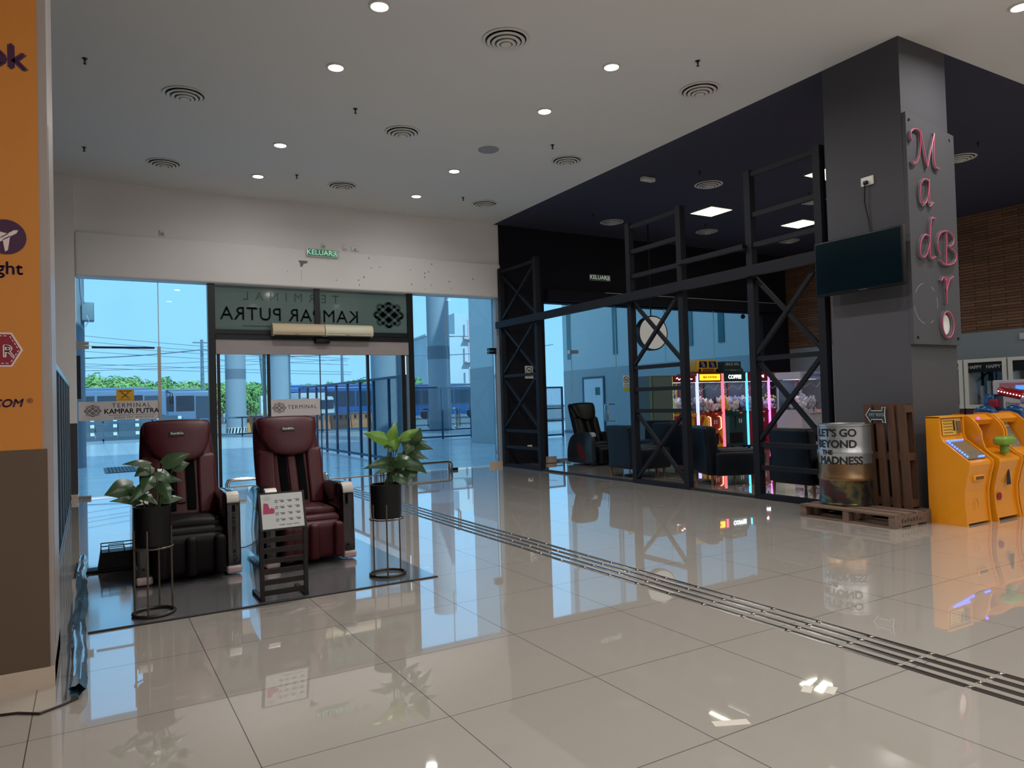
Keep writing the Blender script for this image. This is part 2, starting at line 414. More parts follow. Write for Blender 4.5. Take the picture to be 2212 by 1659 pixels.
M_STEM = mat('plant_stem', (60, 74, 44), .5)
M_SOIL = mat('soil', (40, 32, 26), .95, var=.4, scale=40)
M_BLACK = mat('black_print', (18, 18, 22), .5)
M_BOARD = mat('pale_sign_board', (196, 190, 190), .45, var=.03)
M_PAPER = mat('white_paper', (220, 220, 216), .4, var=.04)
M_YELLOW = mat('yellow_sticker', (214, 160, 30), .5)
M_GREENS = mat('exit_green', (26, 140, 96), .4, emit=.10)
M_EXITW = mat('exit_lettering', (214, 236, 224), .4, emit=.35)
M_EXITD = mat('exit_dim_plate', (40, 62, 56), .4)
M_CREAM = mat('cream_plastic', (196, 178, 146), .4, var=.03)
M_WPLAST = mat('white_plastic', (216, 214, 208), .4, var=.03)
M_GREYP = mat('grey_plastic', (150, 150, 156), .5)
M_MESHGREY = mat('fence_steel', (62, 84, 104), .6)
M_CONCRETE = mat('round_column_concrete', (140, 146, 152), .75, var=.1, scale=2)
M_CONCRETE2 = mat('grey_column_band', (104, 112, 120), .75, var=.08)
M_ARCADE = mat('amber_fibreglass', (222, 142, 18), .3, var=.05, coat=.3)
M_ARCADE2 = mat('amber_trim', (230, 158, 40), .3, var=.04)
M_MAT = mat('grey_floor_mat', (112, 112, 114), .1, var=.1, scale=2.5, coat=1)
M_MATEDGE = mat('mat_edge', (22, 20, 22), .6)
M_SCREEN = mat('tv_screen_teal_reflection', (6, 22, 28), .14, var=.3, scale=1.5)  # teal of the reflected hall put into the screen's own colour
M_NEONPINK = mat('pink_neon_tube', (190, 80, 112), .35)
M_ACRYL = mat('clear_acrylic', (104, 104, 110), .2, spec=.8)
def em(name, rgb, s): return mat(name, rgb, .4, emit=s, var=.02)
M_LAMP = em('lamp_diffuser', (255, 250, 240), 12)
M_PANEL = em('panel_diffuser', (250, 252, 190), 4.0)
# ================================================================== SETTING
YG, H = 9.08, 5.2
def sbox(name, m, x0, x1, y0, y1, z0, z1, parent=None):
    o = MB().box(x0, x1, y0, y1, z0, z1).build(name, m, parent, smooth=0)
    return struct(o) if parent is None else o
sbox('floor', M_FLOOR, -8, 16.6, -14, 9.16, -.2, 0)
sbox('paving_outside', M_PAVING, -30, 30, 9.16, 32.6, -.25, -.004)
M_ROAD = mat('bus_yard_concrete', (150, 152, 150), .8, var=.12, scale=.4)
sbox('road_outside', M_ROAD, -80, 110, 32.6, 200, -.3, -.03)
# ceilings
MB().prism([(-8, -14), (16.6, -14), (16.6, -.04), (7.04, -.04), (7.04, 9.2), (-8, 9.2)], H, H+.2, lambda u, v, d: (u, v, d)).build('ceiling', M_CEIL, smooth=0)['kind'] = 'structure'
sbox('ceiling_dark', M_DARKCEIL, 7.04, 16.6, -.04, 9.2, H, H+.2)
sbox('roof_shade_mass', M_CONCRETE, -30, 30, -40, 9.3, 5.45, 9)  # unseen mass above the hall, added and sized to shade the forecourt
# enclosing walls of the hall
sbox('wall_left', M_WHITE, -8.2, -8, -14, 9.2, 0, H)
sbox('wall_front', M_WHITE, -8.2, 16.6, -14.2, -14, 0, H)
wr = struct(thing('wall_right', 'far side wall, grey below and stacked brown brick above', 'wall'))
MB().box(16.45, 16.7, -14, 9.2, 0, 2.6).build('painted_wall', M_GREYWALL, wr, smooth=0)
MB().box(16.43, 16.7, -14, 9.2, 2.6, H).build('brick_cladding', M_BRICK, wr, smooth=0)
# facade: pier on the left, upper wall and thick fascia beam
pier = struct(thing('wall_back', 'white facade wall with thick beam above the glass doors', 'wall'))
MB().box(-2.6, -.72, 8.93, 9.3, 1.23, H).build('pier_upper', M_WHITE, pier, smooth=0)
MB().box(-2.6, -.72, 8.935, 9.3, .1, 1.23).build('pier_lower', M_DADO, pier, smooth=0)
MB().box(-2.6, -.72, 8.92, 9.3, 0, .1).build('pier_skirting', M_TILE, pier, smooth=0)
MB().box(-.72, 7.16, 9.03, 9.3, 4.2, H).build('upper_wall', M_WHITE, pier, smooth=0)
MB().rbox(-.72, 7.14, 8.93, 9.28, 3.6, 4.33, .04).build('fascia_beam', M_WHITE, pier)
m = MB(); rq = random.Random(2)
for _ in range(26):
    x, z, r = rq.uniform(1.5, 6.8), rq.uniform(3.68, 4.25), rq.uniform(.004, .012); m.lathe([(.001, .001), (r, .001), (r, 0)], n=7, fn=lambda a, b, c, x=x, z=z: (x+a, 8.93-c, z+b*rq.choice((1, 1, 2.2))))
m.prism([(2.83, 4.10), (2.86, 4.05), (2.87, 3.98), (2.90, 3.98), (2.93, 4.04), (3.0, 4.06), (3.0, 4.10)], 0, .0012, lambda u, v, d: (u, 8.93-d, v)).ribbon([(2.885, 3.92), (2.885, 3.72)], .004, .001, lambda u, v, d: (u, 8.93-d, v))
m.build('scuff_marks', mat('grey_scuff', (120, 116, 112), .9), pier, smooth=0)
# charcoal part of the facade behind the arcade corner
dk = struct(thing('wall_back_dark', 'charcoal facade wall of the arcade corner above the glass', 'wall'))
MB().box(7.16, 8.27, 9.0, 9.3, 0, H).build('solid_wall', M_DARKWALL, dk, smooth=0)
MB().box(8.27, 16.45, 9.04, 9.3, 3.57, H).build('upper_wall', M_DARKWALL, dk, smooth=0)
MB().box(15.4, 16.45, 9.0, 9.3, 0, 3.57).build('end_wall', M_DARKWALL, dk, smooth=0)
MB().box(8.3, 15.9, 8.86, 9.03, 3.6, 3.84).build('lintel_box', M_DARKWALL, dk, smooth=0)
MB().box(9.9, 15.9, 8.855, 8.87, 3.828, 3.845).build('lintel_highlight', M_GREYP, dk, smooth=0)  # pale strip stands in for a highlight along the lintel top
MB().box(8.2, 8.42, 8.9, 9.0, 0, .12).build('skirting', M_TILE, dk, smooth=0)
# square graphite column carrying the neon sign
colm = struct(thing('column', 'square graphite grey column at the corner of the dark ceiling', 'column'))
MB().box(7.04, 7.93, -.04, .9, 0, H).build('shaft', M_COLUMN, colm, smooth=0)
# left column with posters
lc = struct(thing('column_left', 'grey column at the left edge wrapped in an orange poster', 'column'))
M_LCOL = mat('pale_column_paint', (160, 150, 146), .35, var=.1, scale=3)
MB().box(-2.4, -.722, -.13, .62, 0, H).build('shaft', M_LCOL, lc, smooth=0)
MB().box(-2.4, -.722, -.14, .63, 0, .105).build('skirting', M_TILE, lc, smooth=0)
MB().box(-.7215, -.7195, -.07, -.05, .2, 2.9).build('torn_tape', M_GREYP, lc, smooth=0)
# dark partition seen behind the gate on the left
sbox('wall_side', M_DARKWALL, -3.2, -3.0, .4, 9.0, 0, H)

# ------------------------------------------------------------------ poster on the left column
po = thing('poster', 'tall orange advertising poster wrapped on the left column', 'poster', (0, 0, 0))
MB().box(-2.38, -.762, -.139, -.131, 1.21, 5.15).build('orange_sheet', M_ORANGE, po, smooth=0)
MB().box(-2.38, -.742, -.139, -.131, .107, 1.209).build('brown_sheet', M_BROWN, po, smooth=0)
fp = plane((0, -.139, 0), (1, 0, 0), (0, 0, 1))
o = lambda x, z: (lambda u, v, d=0.: fp(u+x, v+z, d))
m = MB().text('ok', o(-.808, 3.205), .17, .003, bold=.008, align='RIGHT'); m.build('large_lettering', M_PURPLE, po, smooth=0)
m = MB().text('Flight', o(-.835, 2.125), .09, .003, bold=.002, align='RIGHT'); m.build('small_lettering', M_PURPLE, po, smooth=0)
m = MB().text('.COM', o(-.845, 1.445), .056, .003, bold=.002, align='RIGHT', shear=.25)
m.text('®', o(-.812, 1.455), .036, .003); m.build('web_lettering', M_PURPLE, po, smooth=0); m = MB()
m.prism(arc(-.905, 2.285, .088, 0, 360, 32)[:-1], .0, .003, lambda u, v, d: fp(u, v, d))
m.build('round_symbol', M_PURPLE, po, smooth=0)
m = MB()   # aeroplane
ap = plane((-.905, -.1425, 2.285), (.82, 0, .57), (-.57, 0, .82))
m.prism([(-.07, .009), (.05, .009), (.065, 0), (.05, -.009), (-.07, -.009)], 0, .002, ap)
m.prism([(.02, .005), (-.03, .06), (-.045, .06), (-.018, .005)], 0, .002, ap)
m.prism([(.02, -.005), (-.018, -.005), (-.045, -.06), (-.03, -.06)], 0, .002, ap)
m.prism([(-.05, .005), (-.068, .025), (-.075, .025), (-.07, 0)], 0, .002, ap)
m.prism([(-.05, -.005), (-.07, 0), (-.075, -.025), (-.068, -.025)], 0, .002, ap)
m.build('aeroplane_symbol', M_OFFWHITE, po, smooth=0)
hexo = [(-1.3, 1.63), (-.885, 1.63), (-.838, 1.715), (-.885, 1.802), (-1.3, 1.802)]
MB().prism(hexo, 0, .002, lambda u, v, d: fp(u, v, d)).build('badge_edge', M_OFFWHITE, po, smooth=0)
MB().prism([(-1.3, 1.639), (-.889, 1.639), (-.849, 1.715), (-.889, 1.793), (-1.3, 1.793)], .002, .004, lambda u, v, d: fp(u, v, d)).build('badge', M_RED, po, smooth=0)
m = MB().text('R', o(-.9, 1.705), .085, .011, bold=.003)
for a, b in (((-1.2, 1.785), (-.9, 1.785)), ((-.893, 1.783), (-.857, 1.717)), ((-.857, 1.713), (-.893, 1.648)), ((-.9, 1.647), (-1.2, 1.647))):
    n = int(math.dist(a, b)/.018)
    for i in range(n):
        p = [(a[0]+(b[0]-a[0])*t/n, a[1]+(b[1]-a[1])*t/n) for t in (i, i+.6)]
        m.ribbon(p, .004, .002, lambda u, v, d: fp(u, v, d+.004))
m.build('badge_print', M_OFFWHITE, po, smooth=0)

# ------------------------------------------------------------------ facade glazing
def pane(parent, x0, x1, z0, z1, y=YG, m=None):
    return MB().box(x0, x1, y-.006, y+.006, z0, z1).build('pane', m or M_GLASS, parent, smooth=0)
def mull(parent, x, w, z0, z1, m=M_MULL, d=.1, name='mullion', y=YG):
    return MB().box(x-w/2, x+w/2, y-d/2, y+d/2, z0, z1).build(name, m, parent, smooth=0)
w1 = struct(thing('window_1', 'tall frameless glass bay beside the left pier', 'window'))
pane(w1, -.71, .482, .02, 3.59); pane(w1, .494, 1.26, .02, 3.59)
mull(w1, .488, .012, 2.48, 3.59, M_STEEL, .02, 'joint'); mull(w1, .49, .05, .02, 2.48, M_STEEL, .05, 'door_edge')
for z in (2.43, 0.):
    MB().box(-.72, -.54, 9.04, 9.12, z, z+.05).build('patch_fitting', M_STEEL, w1, smooth=0)
MB().box(-.72, -.54, 9.04, 9.12, 2.495, 2.54).build('patch_fitting', M_STEEL, w1, smooth=0)
MB().box(-.715, -.66, 9.03, 9.06, 1.62, 2.32).build('edge_cover', M_MULL, w1, smooth=0)
mull(w1, 1.325, .12, 0, 3.6, M_MULL, .14)
w2 = struct(thing('window_3', 'tall frameless glass bay right of the sliding doors', 'window'))
pane(w2, 5.13, 5.88, .02, 3.59); pane(w2, 5.892, 7.0, .02, 3.59)
mull(w2, 5.886, .012, 2.5, 3.59, M_STEEL, .02, 'joint')
mull(w2, 7.02, .03, .02, 2.42, M_CHROME, .06, 'door_edge')
mull(w2, 5.06, .12, 0, 3.6, M_MULL, .14)
for z in (2.40, 2.47): MB().box(6.86, 7.04, 9.02, 9.13, z, z+.055).build('patch_fitting', M_MULL, w2, smooth=0)
MB().box(6.85, 7.04, 9.02, 9.13, 0, .06).build('patch_fitting', M_STEEL, w2, smooth=0)
MB().box(6.78, 7.16, 8.985, 9.02, 0, .1).build('skirting', M_TILE, w2, smooth=0)
MB().box(7.03, 7.16, 9.0, 9.2, .1, 3.6).build('jamb', M_GREYWALL, w2, smooth=0)
h = MB()
for dy in (-.05, .05):
    h.tube([(6.02, YG, .84), (6.02, YG+dy, .84), (6.07, YG+dy, .88), (6.07, YG+dy, 1.22), (6.02, YG+dy, 1.26), (6.02, YG, 1.26)], .016)
h.build('pull_handle', M_CHROME, w2)
# sliding door set
d1 = struct(thing('door_1', 'automatic glass sliding doors under a grey header', 'door'))
MB().box(1.385, 5.0, 9.0, 9.16, 2.36, 2.62).build('header', mat('header_grey', (150, 142, 142), .5), d1, smooth=0)
MB().box(1.385, 5.0, 8.98, 9.18, 2.62, 2.70).build('header_rail', M_MULL, d1, smooth=0)
MB().box(1.385, 5.0, 9.02, 9.14, 2.72, 2.80).build('transom_rail', M_MULL, d1, smooth=0)
MB().box(1.385, 5.0, 9.06, 9.10, 2.70, 2.72).build('transom_gap', M_SIGNGLASS, d1, smooth=0)
for x, w, mm in ((2.285, .05, M_MULL), (4.165, .05, M_MULL)): mull(d1, x, w, 0, 2.36, mm, .06, 'stile')
mull(d1, 2.22, .06, 0, 2.36, M_STEEL, .04, 'stile', y=9.14); mull(d1, 4.9, .08, 0, 2.36, M_MULL, .06, 'stile')
mull(d1, 3.23, .014, 0, 2.36, M_MULL, .03, 'meeting_edge'); mull(d1, 1.43, .05, 0, 2.36, M_MULL, .06, 'stile')
for x0, x1 in ((1.46, 2.255), (2.315, 3.22), (3.24, 4.135), (4.195, 4.855)): pane(d1, x0, x1, .02, 2.35)
MB().box(1.385, 5.0, 9.04, 9.12, 0, .012).build('threshold', M_STEEL, d1, smooth=0)
s = MB().rbox(3.1, 3.38, 8.88, 8.99, 2.56, 2.66, .02).build('door_sensor', M_BLACKP, d1)
# transom with the terminal's name seen from behind
w4 = struct(thing('window_2', 'dark transom glazing over the sliding doors', 'window'))
MB().box(1.385, 3.14, 9.06, 9.1, 2.80, 3.59).build('pane', M_SIGNGLASS, w4, smooth=0)
MB().box(3.24, 5.0, 9.06, 9.1, 2.80, 3.59).build('pane', M_SIGNGLASS, w4, smooth=0)
mull(w4, 3.19, .1, 2.8, 3.6, M_MULL, .12)
ts = thing('terminal_sign', 'dark mirrored terminal name lettering on the transom glass above the doors', 'sign', (0, 0, 0))
fr_ = lambda x, z: (lambda u, v, d=0.: (x-u, 9.056-d, z+v))
m = MB().text('TERMINAL', fr_(2.74, 3.41), .22, .003, space=1.95).text('KAMPAR PUTRA', fr_(2.74, 3.08), .33, .003, bold=.006, space=1.08)
m.build('lettering', M_SIGNLET, ts, smooth=0)
m = MB(); knot(m, fr_(4.62, 3.16), .70, .07); m.build('emblem', M_SIGNLET, ts, smooth=0)
MB().box(1.85, 3.95, 9.05, 9.056, 2.87, 2.88).build('underline', M_SIGNLET, ts, smooth=0)
# arcade glazing
w5 = struct(thing('window_4', 'long frameless glass wall of the arcade corner', 'window'))
xs = [8.30, 9.03, 10.33, 11.9, 13.6, 15.38]
for i in range(5): pane(w5, xs[i]+.006, xs[i+1]-.006, .04, 3.57)
for x in xs[1:5]: mull(w5, x, .014, .04, 3.57, mat('joint_silicone', (150, 200, 205), .3), .02, 'joint')
MB().box(8.96, 9.2, 9.03, 9.13, 2.42, 2.5).build('patch_fitting', M_STEEL, w5, smooth=0)
MB().box(8.3, 15.4, 9.03, 9.13, 0, .04).build('bottom_rail', M_STEEL, w5, smooth=0)
h = MB()
for dy in (-.05, .05):
    h.tube([(10.2, YG, .83), (10.2, YG+dy, .83), (10.02, YG+dy, .83), (9.99, YG+dy, .86), (9.99, YG+dy, 1.2), (10.02, YG+dy, 1.23), (10.2, YG+dy, 1.23)], .016)
h.build('pull_handle', M_CHROME, w5)

# ------------------------------------------------------------------ ceiling fittings
def light_at(x, y, z, w, r=.09, shape='DISK', sy=None, color=(1, .965, .92), name='downlight_or_fill_lamp', parent=None, spread=165):
    d = bpy.data.lights.new(name, 'AREA'); d.shape = shape; d.size = r*2; d.energy = w; d.color = color; d.spread = R(spread)
    if sy: d.size_y = sy
    o = bpy.data.objects.new(name, d); COL.objects.link(o); o.location = (x, y, z)
    if parent: o.parent = parent
    return o
def make_downlight():
    t = thing('downlight', '', 'ceiling light')
    MB().lathe([(.075, -.001), (.105, -.001), (.105, -.012), (.095, -.016), (.085, -.016), (.078, -.006)], n=28).build('trim_ring', M_WPLAST, t)
    MB().lathe([(.001, -.002), (.083, -.002), (.083, -.010), (.001, -.012)], n=28).build('diffuser', M_LAMP, t)
    return t
LX = {1.9: 'left row', 4.7: 'right row'}
LY = [(-10.5, ''), (-7.6, ''), (-4.9, ''), (-2.2, ''), (1.94, 'nearest the camera'), (3.36, 'second from the camera'), (6.1, 'third from the camera'), (7.7, 'farthest, by the facade')]  # unnamed rows: unseen lamps added behind the camera, no fixtures
dl0 = None
for x in (1.9, 4.7):
    for y, w in LY:
        if w:
            lab = 'lit round downlight, %s of the ceiling, %s' % (LX[x], w)
            if dl0 is None: dl0 = make_downlight(); dl = dl0; dl.location = (x, y, H); dl['label'] = lab; dl['group'] = 'round downlights in the white ceiling'
            else: dl = dup(dl0, (x, y, H), label=lab)
        light_at(x, y, H-.022, LAMP*(.13 if y > 7 else 1), spread=180 if y > 7 else 165)
dl = dup(dl0, (7.6, -.98, H), label='round lit downlight at the upper right edge beside the dark ceiling corner'); light_at(7.6, -.98, H-.022, LAMP)
for x in (-1.2, -5, 7.6, 11, 14.5):
    for y in (-10.5, -7.6, -4.2) if x > 0 else (-11.5, -9): light_at(x, y, H-.022, LAMP)  # further unseen lamps added outside the view to light the hall
for x in (11, 14.5): light_at(x, -1.5, H-.022, LAMP)  # two more unseen lamps added right of the view
def make_diffuser(m=M_WPLAST):
    t = thing('air_diffuser', '', 'air vent')
    b = MB()
    for r0, z in ((.25, -.012), (.2, -.03), (.15, -.045), (.1, -.058)):
        b.lathe([(r0-.035, 0), (r0-.03, z), (r0, z), (r0+.003, z+.006), (r0-.028, 0)], n=32)
    b.build('cone_rings', m, t)
    MB().lathe([(.001, -.064), (.055, -.064), (.058, -.058), (.001, -.05)], n=24).build('centre_disc', m, t)
    MB().lathe([(.001, -.002), (.22, -.002), (.22, -.004), (.001, -.004)], n=32).build('dark_throat', M_BLACKP, t)
    return t
ord_ = {1.95: 'nearest the camera', 4.87: 'in the middle row', 7.65: 'in the row nearest the facade'}
cx_ = {.5: 'left', 3.3: 'centre', 6.1: 'right'}
df0 = None
for x in (.5, 3.3, 6.1):
    for y in (1.95, 4.87, 7.65):
        if x == .5 and y == 1.95: continue
        lab = 'round white air diffuser, %s line of the white ceiling, %s' % (cx_[x], ord_[y])
        if df0 is None: df0 = make_diffuser(); d = df0; d.location = (x, y, H); d['label'] = lab; d['group'] = 'round air diffusers in the white ceiling'
        else: d = dup(df0, (x, y, H), label=lab)
dd = {(9.2, 4.84): 'above the smaller steel frame', (9.3, 7.78): 'above the black massage chair', (11.95, 7.6): 'below the first lit square panel', (14.7, 7.5): 'farthest back beside the television', (12.0, 4.76): 'half hidden by the graphite column', (12.0, 1.94): 'right of the neon sign'}
for k, (p, w) in enumerate(dd.items()):
    dup(df0, (p[0], p[1], H), label='round pale air diffuser in the dark ceiling, %s' % w, group='round air diffusers in the dark ceiling')
def make_sprinkler():
    t = thing('sprinkler', '', 'sprinkler')
    MB().lathe([(.022, 0), (.03, -.004), (.012, -.01), (.008, -.03), (.006, -.055), (.018, -.058), (.018, -.062), (.001, -.062)], n=10).build('head', M_BLACKP, t)
    MB().tube([(-.012, 0, -.02), (-.018, 0, -.04), (0, 0, -.057)], .002, 6).tube([(.012, 0, -.02), (.018, 0, -.04), (0, 0, -.057)], .002, 6).build('frame_arms', M_STEEL, t)
    return t
sp0 = None
for (x, y), w in {(-.54, 4.36): 'upper left near the orange column', (2.46, 4.38): 'between the two downlight rows', (5.5, 1.38): 'between the right downlights and the dark ceiling', (-.56, 7.38): 'above the left pier', (5.5, 4.38): 'right of the speaker disc', (2.45, 7.38): 'between the back lights near the facade', (5.52, 7.42): 'near the back end of the dark ceiling edge'}.items():
    lab = 'small black sprinkler head, white ceiling, %s' % w
    if sp0 is None: sp0 = make_sprinkler(); o_ = sp0; o_.location = (x, y, H); o_['label'] = lab; o_['group'] = 'sprinkler heads'
    else: dup(sp0, (x, y, H), label=lab)
for (x, y), w in {(8.5, 4.36): 'above the emergency light', (8.52, 7.4): 'above the exit sign', (11.4, 7.1): 'between the panel and the back diffuser', (11.5, 1.4): 'right of the neon sign', (11.4, 4.4): 'beside the half hidden diffuser'}.items():
    dup(sp0, (x, y, H), label='small sprinkler head in the dark ceiling, %s' % w, group='sprinkler heads in the dark ceiling')
sd = MB().lathe([(.001, -.012), (.15, -.012), (.16, -.004), (.16, 0)], n=32).build('ceiling_speaker', M_GREYP, loc=(4.73, 4.97, H-.001)); tag(sd, 'plain grey round speaker disc flush in the white ceiling', 'speaker')
def make_panel():
    t = thing('panel_light', '', 'ceiling light')
    MB().box(-.31, .31, -.31, .31, -.012, -.001).build('frame', M_WPLAST, t, smooth=0)
    MB().box(-.29, .29, -.29, .29, -.016, -.012).build('diffuser', M_PANEL, t, smooth=0)
    return t
pl0 = None
for (x, y), w in {(10.68, 6.22): 'left of the three over the coffee claw machine', (13.43, 6.17): 'beside the television', (10.68, 3.42): 'partly hidden by the graphite column'}.items():
    lab = 'square lit panel in the dark ceiling, %s' % w
    if pl0 is None: pl0 = make_panel(); o_ = pl0; o_.location = (x, y, H); o_['label'] = lab; o_['group'] = 'square lit ceiling panels'
    else: o_ = dup(pl0, (x, y, H), label=lab)
    light_at(x, y, H-.03, PANEL, .28, 'SQUARE', color=(.98, 1, .82), name='panel_lamp')
el = thing('emergency_light', 'small white emergency light box under the dark ceiling', 'emergency light', (7.9, 5.0, H))
MB().rbox(-.14, .14, -.05, .05, -.07, -.001, .015).build('body', M_WPLAST, el); MB().lathe([(.001, -.09), (.012, -.085), (.014, -.07)], (.08, -.02, 0), 10).build('lamp', M_GREYP, el)
# ================================================================== THINGS IN THE HALL
def loft(mb, poly, rings, fn):
    """outline (u,v) repeated at (depth, scale) rings, capped"""
    cx = sum(p[0] for p in poly)/len(poly); cy = sum(p[1] for p in poly)/len(poly); n = len(poly)
    vs = [(cx+(u-cx)*s, cy+(v-cy)*s, d) for d, s in rings for u, v in poly]; k = len(rings)
    fs = [tuple(range(n-1, -1, -1)), tuple(range((k-1)*n, k*n))]
    for j in range(k-1):
        for i in range(n): fs.append((j*n+i, j*n+(i+1) % n, (j+1)*n+(i+1) % n, (j+1)*n+i))
    return mb.add(vs, fs, fn)
def smoothpoly(P, it=2):
    for _ in range(it):
        Q = []
        for i in range(len(P)):
            a, b = P[i], P[(i+1) % len(P)]
            Q += [(a[0]*.75+b[0]*.25, a[1]*.75+b[1]*.25), (a[0]*.25+b[0]*.75, a[1]*.25+b[1]*.75)]
        P = Q
    return P
# ------------------------------------------------------------------ floor mat
ft = thing('floor_mat', 'large smooth grey mat under the two maroon massage chairs', 'mat', (0, 0, 0))
MB().box(-.58, 1.82, .78, 3.08, .0005, .005).build('sheet', M_MAT, ft, smooth=0)
MB().box(-.58, 1.82, .765, .79, .0005, .008).build('edge_strip', M_MATEDGE, ft, smooth=0)
MB().box(-.45, .95, 3.06, 3.085, .0005, .008).build('edge_strip', M_MATEDGE, ft, smooth=0)
# ------------------------------------------------------------------ massage chairs
def back_y(z): return .02+.36*max(0, (z-.4))/.88+.05*max(0, z-.95)
def make_chair(name, label, loc, rotz, leather, shell, lower, accents=True, badge=True):
    t = thing(name, label, 'massage chair', loc, rotz, None)
    MB().rbox(-.29, .29, -.40, .42, .015, .34, .03).build('base', M_BLACKP, t)
    prof = smoothpoly([(-.485, .03), (-.50, .1), (-.485, .3), (-.49, .52), (-.47, .65), (-.36, .675), (-.1, .69), (.2, .65), (.38, .52), (.46, .3), (.47, .06), (.42, .03)], 2)
    for s in (-1, 1):
        m = MB(); loft(m, prof, [(.275*s, .93), (.29*s, .985), (.315*s, 1), (.36*s, 1), (.385*s, .985), (.395*s, .93)], lambda u, v, d: (d, u, v))
        sh = m.build('side_shell', shell, t)
        m = MB()
        cp = smoothpoly([(-.496, .595), (-.49, .63), (-.475, .660), (-.44, .68), (-.40, .686), (-.40, .67), (-.44, .655), (-.462, .63), (-.47, .595)], 1)
        loft(m, cp, [(.287*s, .98), (.295*s, 1), (.375*s, 1), (.383*s, .98)], lambda u, v, d: (d, u, v))
        m.build('control_panel', M_PALEPLASTIC if accents else M_GREYP, sh)
        MB().rbox(.275 if s > 0 else -.395, .395 if s > 0 else -.275, -.515, -.40, .01, .075, .02).build('foot_cap', M_PALEPINK if accents else M_BLACKP, sh)
        if not accents:
            m = MB(); rp = [(-.32, .12), (-.12, .1), (.0, .2), (.08, .42), (-.04, .5), (-.16, .3)]
            loft(m, smoothpoly(rp), [(.394*s, 1), (.399*s, .98)], lambda u, v, d: (d, u, v)); m.build('red_print', mat('dim_red_print', (96, 22, 24), .4), sh)
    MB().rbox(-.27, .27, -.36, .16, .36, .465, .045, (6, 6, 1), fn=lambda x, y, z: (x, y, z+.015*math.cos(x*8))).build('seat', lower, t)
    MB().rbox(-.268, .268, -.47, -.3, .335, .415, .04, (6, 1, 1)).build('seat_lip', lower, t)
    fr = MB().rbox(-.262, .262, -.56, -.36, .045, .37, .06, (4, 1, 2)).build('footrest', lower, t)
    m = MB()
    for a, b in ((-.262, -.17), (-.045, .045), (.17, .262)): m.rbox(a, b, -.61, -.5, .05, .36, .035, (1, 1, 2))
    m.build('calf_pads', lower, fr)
    def bk(x, d, z):
        k = 1-.10*max(0, (z-.75)/.53)**2-.12*max(0, (.62-z)/.25)
        return (x*k, back_y(z)+d+.05*(x/.31)**2, z)
    m = MB().rbox(-.318, .318, 0, .16, .38, 1.285, .07, (8, 1, 10), fn=bk)
    bo = m.build('backrest', leather, t)
    m = MB()
    for s in (-1, 1): m.rbox(*sorted((s*.045, s*.125)), -.012, .02, .5, 1.0, .01, (1, 1, 6), fn=bk)
    m.build('dark_insert', mat('black_mesh_fabric', (6, 6, 8), .9, spec=.1), bo)
    MB().rbox(-.04, .04, -.02, .02, .56, .98, .015, (1, 1, 6), fn=bk).build('spine_pad', leather, bo)
    for s in (-1, 1): MB().rbox(*sorted((s*.15, s*.31)), -.035, .03, .46, .98, .03, (2, 1, 6), fn=lambda x, d, z: bk(x+.03*math.sin(z*7)*(.3), d, z)).build('side_bolster', leather, bo)
    pp = smoothpoly([(-.255, 1.293), (.255, 1.293), (.29, 1.24), (.265, 1.1), (.19, .96), (.05, .925), (-.05, .925), (-.19, .96), (-.265, 1.1), (-.29, 1.24)], 2)
    m = MB(); loft(m, pp, [(.10, .99), (-.02, 1.0), (-.05, .99), (-.068, .95), (-.082, .8), (-.088, .4)], lambda u, v, d: (u, back_y(v)+d+.05*(u/.31)**2, v))
    pl = m.build('head_cushion', leather, t)
    pt = MB().tube([(u*1.0, back_y(v)-.052+.05*(u/.31)**2, v) for u, v in [(a[0]*.99, 1.1+(a[1]-1.1)*.99) for a in pp]], .006, 6, closed=True).build('piping', leather, pl)
    if badge:
        bf = lambda u, v, d=0.: (u-.01, back_y(v+1.175)-.089-d, v+1.175)
        MB().prism([(-.062, -.02), (.062, -.02), (.062, .02), (-.062, .02)], 0, .004, bf).build('badge', M_BLACK, pl, smooth=0)
        m = MB().text('Rest', lambda u, v, d: bf(u-.028, v, d+.005), .026, .001).text('Go', lambda u, v, d: bf(u+.036, v, d+.005), .026, .001)
        m.ribbon(arc(.008, 0, .007, 0, 340, 12), .004, .001, lambda u, v, d: bf(u, v, d+.004)); m.build('badge_lettering', M_PAPER, pl, smooth=0)
    return t
ch1 = make_chair('massage_chair', 'maroon massage chair on the grey mat nearest the left pier, plant in front', (.14, 2.38, .005), 0, M_MAROON, M_GLOSSBLK, mat('shaded_maroon_leather', (13, 7, 9), .55, var=.15, bump=.1, spec=.2))  # lower parts: maroon darkened near black to stand for shade
ch2 = make_chair('massage_chair', 'maroon massage chair on the grey mat behind the price board stand', (1.12, 2.36, .005), 0, M_MAROON, M_GLOSSBLK, M_MAROON)
ch1['group'] = ch2['group'] = 'maroon massage chairs on the mat'
make_chair('massage_chair', 'black massage chair by the glass of the arcade corner', (8.68, 7.85, 0), R(-2), M_BLKLEATHER, mat('grey_shell', (36, 40, 46), .3), M_BLKLEATHER, False, False)
